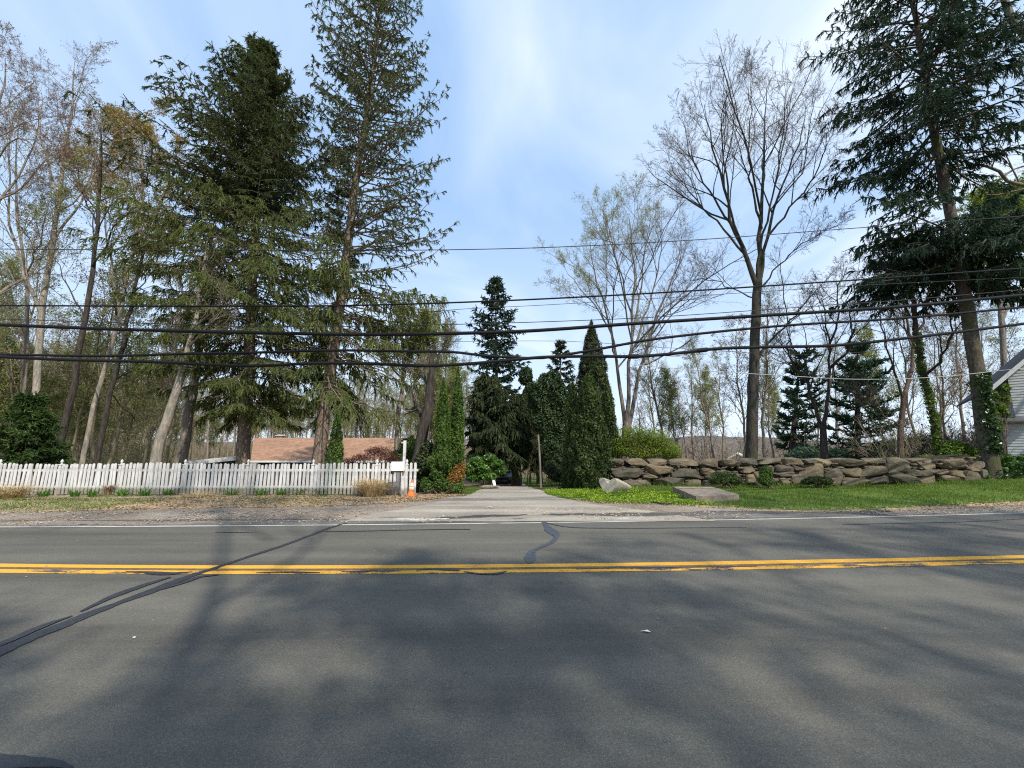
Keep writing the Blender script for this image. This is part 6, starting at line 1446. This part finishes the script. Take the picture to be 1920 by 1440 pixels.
slant(a - np.array([0, 0, 0.0]), b - np.array([0, 0, 0.0]), 0.16, 4.0, -0.052).build('roof', M['siding_dark'], wing)
slant(a - np.array([0, 0, 0.42]), b - np.array([0, 0, 0.42]), 1.9, 0.12, -0.5).build('wall', M['siding_dark'], wing)

# ------------------------------------------------------------------ white clapboard house at the right edge
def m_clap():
    m, t, out = newmat('shade_grey_clapboard')
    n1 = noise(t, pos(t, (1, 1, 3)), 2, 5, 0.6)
    c = ramp(t, n1, [(0.3, (0.40, 0.42, 0.42)), (0.7, (0.54, 0.56, 0.56))])  # white boards greyed: weathering plus the wall's shade put into the colour
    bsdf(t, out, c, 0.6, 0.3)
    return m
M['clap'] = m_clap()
def clapboards(x0, x1, y, z0, topf, e=0.125):
    mb = MB(); z = z0
    while True:
        xa, xb = x0, x1
        zt_ = z + e
        lo, hi = topf(zt_)
        xa = max(x0, lo); xb = min(x1, hi)
        if xb - xa < 0.05: break
        mb.addl([(xa, y - 0.022, z), (xb, y - 0.022, z), (xb, y - 0.004, zt_), (xa, y - 0.004, zt_), (xa, y, z), (xb, y, z)], [(0, 1, 2, 3), (4, 5, 1, 0)])
        z = zt_
    return mb
HY = 18.6
hx0_ = P(1899, 760, HY)[0]; 
rake_a = P(1880, 728, HY - 0.35); rake_b = P(1926, 668, HY - 0.35)
slope = 1.05
Wd = 7.0; apx = hx0_ + Wd / 2
hz0 = float(ground_z(hx0_, HY)) - 0.2
roofline = lambda x: rake_a[2] + slope * (min(x, 2 * apx - x) - rake_a[0]) - 0.02
hr = thing('white_house', (hx0_, HY, hz0), 'white clapboard house with a gable roof and a low side roof at the right edge', 'house')
zev = roofline(hx0_)
def topf(z):
    if z <= zev: return (hx0_, hx0_ + Wd)
    d = (z - zev) / slope; return (hx0_ + d, hx0_ + Wd - d)
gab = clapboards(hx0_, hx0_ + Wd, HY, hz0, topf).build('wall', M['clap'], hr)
zr_ = roofline(apx)
V = [(hx0_, HY + 0.002, hz0), (hx0_ + Wd, HY + 0.002, hz0), (hx0_ + Wd, HY + 0.002, zev - 0.05), (apx, HY + 0.002, zr_ - 0.1), (hx0_, HY + 0.002, zev - 0.05)]
V = V + [(x, HY + 9, z) for x, y, z in V]
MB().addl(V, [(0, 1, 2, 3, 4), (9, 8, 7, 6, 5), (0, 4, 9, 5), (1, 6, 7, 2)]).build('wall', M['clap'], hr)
M['dshingle'] = m_plain('grey_shingle', (0.10, 0.10, 0.105), 0.9, 0.15, 0.25, 9, 0.4)
t_ = 0.12
for sgn in (0, 1):
    xe = rake_a[0] if sgn == 0 else 2 * apx - rake_a[0]
    ztop_ = zr_ + 0.0
    V = [(xe, HY - 0.36, rake_a[2]), (apx, HY - 0.36, ztop_), (apx, HY + 9.3, ztop_), (xe, HY + 9.3, rake_a[2])]
    V += [(a_, b_, c_ - t_) for a_, b_, c_ in V]
    Fq = [(0, 1, 2, 3), (7, 6, 5, 4), (0, 4, 5, 1), (3, 2, 6, 7), (0, 3, 7, 4)]
    rf = MB().addl(V, Fq if sgn == 0 else [f[::-1] for f in Fq]).build('roof', M['dshingle'], hr)
    V = [(xe - 0.02 * (1 - 2 * sgn), HY - 0.40, rake_a[2] - 0.02), (apx, HY - 0.40, ztop_ - 0.005), (apx, HY - 0.40, ztop_ - 0.24), (xe - 0.02 * (1 - 2 * sgn), HY - 0.40, rake_a[2] - 0.25)]
    V += [(a_, b_ + 0.036, c_) for a_, b_, c_ in V]
    MB().addl(V, [(0, 1, 2, 3), (7, 6, 5, 4), (0, 4, 5, 1), (3, 2, 6, 7), (0, 3, 7, 4)]).build('rake_board', M['trim'], rf)
lx0 = hx0_ - 0.45; lzt = P(1870, 790, HY - 0.3)[2]
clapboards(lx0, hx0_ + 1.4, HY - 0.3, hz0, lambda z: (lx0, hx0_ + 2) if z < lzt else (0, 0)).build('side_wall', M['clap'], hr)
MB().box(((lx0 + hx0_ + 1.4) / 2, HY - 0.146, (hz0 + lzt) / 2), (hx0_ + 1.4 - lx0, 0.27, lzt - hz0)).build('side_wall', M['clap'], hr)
MB().addl([(lx0 - 0.1, HY - 0.75, lzt + 0.02), (hx0_ + 0.5, HY - 0.75, lzt + 0.02), (hx0_ + 0.45, HY - 0.03, lzt + 0.2), (lx0 - 0.1, HY - 0.03, lzt + 0.2), (lx0 - 0.1, HY - 0.75, lzt - 0.06), (hx0_ + 0.5, HY - 0.75, lzt - 0.06), (hx0_ + 0.45, HY - 0.03, lzt - 0.06), (lx0 - 0.1, HY - 0.03, lzt - 0.06)],
          [(0, 1, 2, 3), (7, 6, 5, 4), (0, 4, 5, 1), (1, 5, 6, 2), (3, 7, 4, 0)]).build('side_roof', M['dshingle'], hr)

hr.rotation_euler = (0, 0, R_(-42))
# ------------------------------------------------------------------ far gable roofs beyond the wall
def far_house(label, px, py, Y, wpx, hpx, seed):
    p = P(px, py, Y); s = Y / F; w = wpx * s; h = hpx * s; gzz = float(ground_z(p[0], Y)); d = 9
    hh_ = thing('distant_house', (p[0], Y, gzz), label, 'house'); hh_.rotation_euler = (0, 0, -0.52)
    e = p[2] - h
    V = [(p[0] - w / 2, Y, gzz - .5), (p[0] + w / 2, Y, gzz - .5), (p[0] + w / 2, Y, e), (p[0], Y, p[2] - 0.15), (p[0] - w / 2, Y, e)]; V += [(a_, b_ + d, c_) for a_, b_, c_ in V]
    MB().addl(V, [(0, 1, 2, 3, 4), (9, 8, 7, 6, 5), (0, 4, 9, 5), (1, 6, 7, 2)]).build('wall', m_plain('cream_siding', (0.62, 0.52, 0.44), 0.7, 0.2, 0.08), hh_)
    for sg in (-1, 1):
        V = [(p[0] + sg * w * 0.56, Y - 0.5, e - 0.12 * h), (p[0], Y - 0.5, p[2]), (p[0], Y + d, p[2]), (p[0] + sg * w * 0.56, Y + d, e - 0.12 * h)]; V += [(a_, b_, c_ - 0.25) for a_, b_, c_ in V]
        MB().addl(V, [(0, 1, 2, 3), (7, 6, 5, 4), (0, 4, 5, 1), (3, 2, 6, 7), (0, 3, 7, 4)]).build('roof', M['trim'], hh_)
far_house('distant cream gable with white rake boards just left of the big bare maple', 1383, 849, 70, 34, 10, 1)

# ------------------------------------------------------------------ things at the end of the driveway
cy_ = 32.0; cxx = P(944, 900, cy_)[0]; czz = float(ground_z(cxx, cy_))
car = thing('parked_car', (cxx, cy_, czz), 'dark parked car with a shining bonnet in the shade at the end of the driveway', 'car')
M['carpaint'] = m_plain('dark_car_paint', (0.035, 0.03, 0.028), 0.25, 0.6, 0.1, 3)
M['glass'] = m_plain('car_glass', (0.03, 0.035, 0.04), 0.05, 0.8, 0.05, 3)
def loft(secs, mat, name, parent):
    """secs: list of (y, [(x,z)...]) along the car."""
    k = len(secs[0][1]); V = []
    for y, pr in secs: V += [(cxx + x, cy_ + y, czz + z) for x, z in pr]
    Fq = [(e * k + i, e * k + (i + 1) % k, (e + 1) * k + (i + 1) % k, (e + 1) * k + i) for e in range(len(secs) - 1) for i in range(k)]
    return MB().addl(V, Fq + [tuple(range(k))[::-1], tuple(range((len(secs) - 1) * k, len(secs) * k))]).build(name, mat, parent, True)
def sec(w, zb, zt2, n=10):
    return [(-w, zb), (w, zb), (w * 1.03, (zb + zt2) / 2), (w * 0.93, zt2 - 0.04), (w * 0.7, zt2), (0, zt2 + 0.02), (-w * 0.7, zt2), (-w * 0.93, zt2 - 0.04), (-w * 1.03, (zb + zt2) / 2)]
loft([(-2.2, sec(.78, .35, .68)), (-2.1, sec(.86, .25, .78)), (-1.2, sec(.9, .22, .92)), (-0.6, sec(.9, .22, .98)), (1.4, sec(.9, .22, 1.0)), (2.1, sec(.88, .25, .95)), (2.25, sec(.8, .35, .8))], M['carpaint'], 'body', car)
loft([(-0.75, sec(.78, .93, .98)), (-0.1, sec(.68, .95, 1.42)), (1.0, sec(.68, .95, 1.44)), (1.9, sec(.76, .93, .98))], M['glass'], 'windscreen', car)
loft([(-0.05, sec(.66, 1.40, 1.45)), (0.95, sec(.66, 1.41, 1.47))], M['carpaint'], 'roof', car)
for sx2 in (-1, 1):
    MB().box((cxx + sx2 * 0.62, cy_ - 2.17, czz + 0.62), (0.34, 0.08, 0.14)).build('headlight', M['glass'], car)
    for sy2 in (-1.35, 1.35):
        mb = MB(); tubes(mb, np.array([(cxx + sx2 * 0.72, cy_ + sy2, czz + 0.32), (cxx + sx2 * 0.93, cy_ + sy2, czz + 0.32)]), np.array([0.32, 0.32]), 18, True)
        wh = mb.build('wheel', m_plain('tyre', (0.02, 0.02, 0.02), 0.8, 0.2, 0.1), car)
        mb = MB(); tubes(mb, np.array([(cxx + sx2 * 0.90, cy_ + sy2, czz + 0.32), (cxx + sx2 * 0.945, cy_ + sy2, czz + 0.32)]), np.array([0.2, 0.17]), 14, True); mb.build('rim', m_plain('alloy', (0.4, 0.4, 0.4), 0.3, 0.5, 0.1, metal=0.8), wh)
# pale fallen log, white leaning frame, weathered post
lp = np.array([P(903, 905, 18.6), P(920, 907, 18.4), P(936, 911, 18.0)]); lp[:, 2] = ground_z(lp[:, 0], lp[:, 1]) + 0.09
mb = MB(); tubes(mb, spline(lp, 8), np.array([.10, .095, .09, .085, .08, .07, .06, .05]), 10, True); tag(mb.build('fallen_log', M['pale_bark'], None, True, loc=lp[1]), 'pale fallen log on the grass under the rhododendron', 'log')
wy2 = 21.0
c0 = P(929, 903, wy2); c0[2] = float(ground_z(c0[0], wy2)); ztp = P(926, 891, wy2)[2]
ch = thing('leaning_board', (c0[0], wy2, c0[2]), 'short white board leaning at the edge of the rhododendron by the driveway', 'board')
top_ = c0 + np.array([-0.14, 0.10, 0.50])
mb = MB(); d_ = norm(top_ - c0); s_ = np.array([0.075, 0.03, 0]); n2_ = np.cross(d_, norm(s_)) * 0.018
V = [c0 - s_ * .8, c0 + s_ * .8, top_ + s_, top_ + d_ * 0.05, top_ - s_]; V = [v - n2_ for v in V] + [v + n2_ for v in V]
mb.addl(V, [(0, 1, 2, 3, 4), (9, 8, 7, 6, 5)] + [(k_, k_ + 5, (k_ + 1) % 5 + 5, (k_ + 1) % 5) for k_ in range(5)]).build('plank', M['mail_white'], ch)
mb = MB(); tubes(mb, np.array([top_ * .75 + c0 * .25, c0 + np.array([-0.26, 0.02, 0.0])]), np.array([0.014, 0.014]), 6, True); mb.build('prop', M['grey_bark'], ch)
pp = np.array([P(1014, 905, 21.5), P(1012, 860, 21.5), P(1009, 815, 21.5)]); pp[0, 2] = float(ground_z(pp[0, 0], 21.5))
mb = MB(); tubes(mb, spline(pp, 8), np.full(8, 0.055), 8, True); tag(mb.build('wooden_post', M['grey_bark'], None, True, loc=pp[0]), 'slender weathered grey post leaning in front of the rounded evergreen', 'post')
# ------------------------------------------------------------------ woodland: a few tree forms, planted again and again
def wood_tree(name, seed, H, bark, leaf=None, r0=0.16, spec=None, lean=0.5, crownlow=0.35):
    rng = np.random.default_rng(seed)
    K = 14; s = np.linspace(0, 1, K)[:, None]
    p = np.c_[np.cumsum(rng.normal(size=(K, 2)) * 0.10, axis=0) + lean * rng.normal(size=2) * s ** 1.3, H * s[:, 0]]; p[:, :2] -= p[0, :2]
    tm = dict(P=p[None], R=(r0 * (1 - 0.93 * s[:, 0]) ** 0.9)[None], L=np.array([H]))
    tm = flare(tm, 0, 0.3, 0.6)
    i0 = int(K * crownlow)
    top = dict(P=np.stack([spline(p[i0:], 12)]), R=np.interp(np.linspace(0, 1, 12), np.linspace(0, 1, K - i0), tm['R'][0, i0:])[None], L=np.array([H * (1 - crownlow)]))
    return bare_tree(name, 'x', 'tree', tm, top, bark, rng, spec or [
        (20, 0.02, 1.0, (0.4, 0.9), (0.26, 0.46), 7, 0.5, dict(up=0.22, wig=0.15, curl=0.06, taper=0.45, rend=0.3, rmin=0.012)),
        (7, 0.2, 1.0, (0.4, 0.95), (0.35, 0.6), 5, 0.6, dict(up=0.12, wig=0.17, curl=0.04, taper=0.55, rmin=0.009)),
        (6, 0.2, 1.0, (0.4, 0.95), (0.35, 0.6), 4, 0.65, dict(up=0.1, wig=0.2, taper=0.5, rmin=0.007)),
        (4, 0.2, 1.0, (0.4, 0.95), (0.35, 0.6), 3, 0.7, dict(up=0.08, wig=0.2, taper=0.5, rmin=0.006))], leaf, loc=np.zeros(3))
protos = [
    wood_tree('woodland_tree', 901, 17, M['far_bark'], (M['budolive'], 1, 0.12, 0.12)),
    wood_tree('woodland_tree', 902, 15, M['far_bark_olive'], (M['budolive'], 2, 0.12, 0.14), 0.13),
    wood_tree('woodland_tree', 903, 19, M['far_bark'], (M['budolive'], 1, 0.10, 0.12), 0.17),
    wood_tree('woodland_tree', 904, 14, M['far_bark_olive'], (M['budrust'], 1, 0.10, 0.10), 0.12),
    wood_tree('woodland_tree', 905, 12, M['far_bark'], (M['budolive'], 3, 0.12, 0.15), 0.09),
]
used = [False] * len(protos)
def plant(k, x, y, label, group, rz, sc, zoff=-0.1):
    if not used[k]: o = protos[k]; used[k] = True
    else: o = copy_tree(protos[k])
    o.location = (x, y, float(ground_z(x, y)) + zoff); o.rotation_euler = (0, 0, rz); o.scale = (sc, sc, sc * (0.92 + 0.16 * ((rz * 7.3) % 1)))
    tag(o, label, 'tree', group)
    return o
rng = np.random.default_rng(910)
# crowded woodland behind the fence and the brown roof
n = 0; tries = 0; put = []
while n < 110 and tries < 4000:
    tries += 1
    px = rng.uniform(-90, 860); Y = 27 + 44 * rng.random() ** 1.2
    x = GX(px, Y)
    if Y < 62 and 325 < px < 800: continue
    if any(abs(x - a) < 0.9 and abs(Y - b) < 1.6 for a, b in put): continue
    put.append((x, Y)); n += 1
    sc = rng.uniform(0.7, 1.05) * (1.0 if px < 330 else 0.78)
    plant(int(rng.choice([0, 1, 2, 3, 4, 1, 4])), x, Y, 'slender bare tree of the crowded brown wood behind the picket fence and roof', 'crowded bare wood behind the picket fence', rng.random() * 6.3, sc)
for i in range(34):
    px = 300 + 540 * (i + rng.random()) / 34; Y = rng.uniform(60, 84)
    plant(int(rng.choice([0, 1, 2, 1, 4])), GX(px, Y), Y, 'slender bare tree of the crowded brown wood behind the picket fence and roof', 'crowded bare wood behind the picket fence', rng.random() * 6.3, rng.uniform(.8, 1.05))
for i in range(26):
    px = -95 - 480 * (i + rng.random()) / 26; Y = rng.uniform(17, 40)
    plant(int(rng.choice([0, 1, 2, 3, 4])), GX(px, Y), Y, 'slender bare tree of the crowded brown wood behind the picket fence and roof', 'crowded bare wood behind the picket fence', rng.random() * 6.3, rng.uniform(.75, 1.1))
# thinner bare trees behind the stone wall
rt = [(1240, 34, 2, .78), (1222, 38, 0, .72), (1262, 42, 3, .8), (1287, 44, 2, .7), (1303, 36, 0, .66), (1318, 40, 4, .8), (1335, 38, 2, .70), (1352, 46, 0, .8), (1388, 30, 3, .9), (1434, 29, 2, .72), (1452, 40, 0, .75), (1470, 46, 4, .9), (1578, 40, 0, .8), (1640, 44, 3, .9), (1660, 30, 4, .85), (1788, 30, 3, .9), (1815, 34, 0, .9), (1842, 40, 2, .9), (1910, 34, 0, .9), (1206, 46, 3, .8), (1275, 32, 4, .7), (1535, 48, 2, .75), (1725, 33, 0, .8), (1765, 40, 2, .85)]
for i, (px, Y, k, sc) in enumerate(rt):
    plant(k, GX(px, Y), Y, 'thin bare tree of the open row against the sky behind the stone wall', 'bare trees behind the stone wall', rng.random() * 6.3, sc)
# bare trees filling the gap behind the driveway conifers
for i, (px, Y, k, sc) in enumerate([(790, 42, 1, .8), (815, 36, 4, .9), (845, 40, 1, .72), (870, 50, 0, .8), (960, 56, 4, .8), (1000, 60, 1, .75), (1085, 52, 0, .7), (1015, 48, 4, .7)]):
    plant(k, GX(px, Y), Y, 'pale bare tree showing between the dark evergreens at the driveway end', 'bare trees between the driveway evergreens', rng.random() * 6.3, sc)
# trees on our own side of the road: their shadows lie across the carriageway
for i, (x, y, k, sc, lb) in enumerate([(-1.6, -8.6, 4, 1.25, 'slight leafing roadside tree behind the viewer to the left'), (1.4, -9.4, 4, 1.32, 'small leafing roadside tree straight behind the viewer'), (5.9, -10.6, 4, 1.32, 'small leafing roadside tree behind the viewer'), (8.0, -9.0, 1, 1.12, 'olive-budded roadside tree behind the viewer'), (10.4, -8, 3, 1.3, 'rust-budded roadside tree behind the viewer to the right'), (13.4, -7.6, 0, 1.12, 'budding roadside tree behind the viewer, farther along the bend'), (18.0, -6.4, 3, 1.5, 'tall rust-budded roadside tree behind the viewer past the bend'), (22.5, -6, 0, 1.2, 'stout budding roadside tree behind the viewer, last before the pole'), (16.4, -9.5, 3, 1.55, 'rust-budded tree in the second row behind the viewer')]):
    plant(k, x, y, lb, None, i * 1.7, sc)
rng = np.random.default_rng(915)
b0 = np.array([3.7, -7.25, float(ground_z(3.7, -7.25))])
tmf = limb([b0, b0 + (0, .1, 5), b0 + (-.1, 0, 10), b0 + (0, 0, 15)], 0.15, 0.09, 12)
bare_tree('bare_tree', 'bare roadside tree behind the viewer, forking high above the verge', 'tree', tmf, join(
    limb([b0 + (0, 0, 14.8), b0 + (-.3, .2, 17), b0 + (-.8, .4, 21), b0 + (-1.5, 0, 27)], .065, .02), limb([b0 + (0, 0, 14.2), b0 + (.9, .2, 16.5), b0 + (1.6, .4, 20), b0 + (2.2, .6, 25)], .055, .02), limb([b0 + (-.5, .3, 19), b0 + (-2, 1, 23), b0 + (-3.5, 1, 26)], .05, .015), limb([b0 + (.4, .3, 17.5), b0 + (.3, -1, 22), b0 + (.6, -1.5, 26)], .05, .015)), M['grey_bark'], rng, SPEC, (M['budolive'], 1, 0.09, 0.08))
# far wood: one mass of stems and brush beyond the individual trees
def far_mass(name, n, px0, px1, Y0, Y1, H, bark, leafm, seed, r0=0.13, leafn=26):
    rng = np.random.default_rng(seed)
    Y = Y0 + (Y1 - Y0) * rng.random(n); px = px0 + (px1 - px0) * rng.random(n)
    x = (px - 960) / F * Y; z = ground_z(x, Y) - 0.2
    K = 6; s = np.linspace(0, 1, K)[None, :, None]; h = (H[0] + (H[1] - H[0]) * rng.random(n))[:, None]
    Pt = np.stack([x, Y, z], 1)[:, None] + np.concatenate([np.cumsum(rng.normal(size=(n, K, 2)) * 0.25, axis=1) * s, h[..., None] * s], -1)
    st = dict(P=Pt, R=np.full((n, 1), r0) * (1 - 0.85 * s[0, :, 0])[None] * (0.6 + 0.7 * rng.random((n, 1))), L=h[:, 0])
    l1 = grow(st, 14, 0.25, 1.0, (0.4, 0.9), (0.2, 0.38), 5, 0.5, rng, up=0.22, wig=0.16, curl=0.05, rmin=0.016)
    l2 = grow(l1, 6, 0.2, 1.0, (0.4, 0.95), (0.35, 0.6), 4, 0.6, rng, up=0.12, wig=0.2, rmin=0.013)
    mb = MB(); tubes(mb, st['P'], st['R'], 5); tubes(mb, l1['P'], l1['R'], 3); tubes(mb, l2['P'], l2['R'], 3)
    l3 = grow(l2, 4, 0.2, 1.0, (0.4, 0.95), (0.4, 0.7), 3, 0.7, rng, up=0.1, wig=0.2, rmin=0.011); tubes(mb, l3['P'], l3['R'], 3)
    o = tag(mb.build(name, bark), kind='stuff')
    if leafm:
        idx = rng.integers(0, len(l2['P']), n * leafn); c, _, _ = interp_b(l2, idx, rng.random(len(idx)))
        mb = MB(); rleaves(mb, c + rng.normal(size=c.shape) * 0.25, 0.22, 0.16, rng); tag(mb.build(name + '_leaves', leafm), kind='stuff')
far_mass('far_woods', 70, -1300, -150, 50, 90, (11, 17), M['far_bark'], M['budolive'], 924, leafn=120)
far_mass('far_woods', 50, 2000, 2900, 50, 100, (9, 15), M['far_bark'], M['budolive'], 925, leafn=80)
far_mass('far_woods', 230, -150, 900, 66, 110, (11, 17), M['far_bark'], M['budolive'], 921, leafn=170)
far_mass('far_woods', 40, 880, 1200, 70, 110, (8, 12), M['far_bark'], M['budolive'], 922, leafn=60)
far_mass('far_woods', 150, 1150, 2000, 75, 150, (6, 11), M['far_bark'], M['budrust'], 923, r0=0.10, leafn=30)
# brush under the woodland
def brush(name, n, px0, px1, Y0, Y1, H, bark, leafm, seed, lf=10):
    rng = np.random.default_rng(seed)
    Y = Y0 + (Y1 - Y0) * rng.random(n); px = px0 + (px1 - px0) * rng.random(n); x = (px - 960) / F * Y
    kp = ~((px > 325) & (px < 775) & (Y < 62)); Y, px, x = Y[kp], px[kp], x[kp]; n = len(x)
    K = 5; s = np.linspace(0, 1, K)[None, :, None]; h = (H[0] + (H[1] - H[0]) * rng.random(n))[:, None]
    d = np.concatenate([rng.normal(size=(n, 2)) * 0.3, np.ones((n, 1))], 1)[:, None] * h[..., None] * s
    Pt = np.stack([x, Y, ground_z(x, Y) - 0.05], 1)[:, None] + d + np.cumsum(rng.normal(size=(n, K, 3)) * 0.12, axis=1) * s
    st = dict(P=Pt, R=np.broadcast_to((0.022 * (1 - 0.7 * s[0, :, 0]))[None], (n, K)).copy(), L=h[:, 0])
    l1 = grow(st, 7, 0.2, 1.0, (0.4, 1.0), (0.3, 0.55), 4, 0.6, rng, up=0.12, wig=0.2, rmin=0.009)
    l2 = grow(l1, 5, 0.2, 1.0, (0.4, 1.0), (0.35, 0.6), 3, 0.7, rng, up=0.08, wig=0.2, rmin=0.008)
    mb = MB(); tubes(mb, st['P'], st['R'], 3); tubes(mb, l1['P'], l1['R'], 3); tubes(mb, l2['P'], l2['R'], 3)
    tag(mb.build(name, bark), kind='stuff')
    if leafm:
        idx = rng.integers(0, len(l1['P']), n * lf); c, _, _ = interp_b(l1, idx, rng.random(len(idx)))
        mb = MB(); rleaves(mb, c + rng.normal(size=c.shape) * 0.15, 0.12, 0.09, rng); tag(mb.build(name + '_leaves', leafm), kind='stuff')
brush('undergrowth', 1500, -120, 800, 30, 76, (2.0, 6.0), M['far_bark_olive'], M['budolive'], 931, 26)
brush('undergrowth', 700, 1180, 1990, 30, 70, (1.8, 4.6), M['far_bark'], M['budrust'], 932, 8)
brush('undergrowth', 160, 1640, 1900, 21, 30, (1.5, 4.0), M['far_bark'], M['vine'], 933, 8)
brush('undergrowth', 160, 880, 1080, 48, 66, (2, 5), M['far_bark_olive'], M['budolive'], 934, 14)

# tidy the bookkeeping property
for o in bpy.data.objects:
    if '_b' in o: del o['_b']
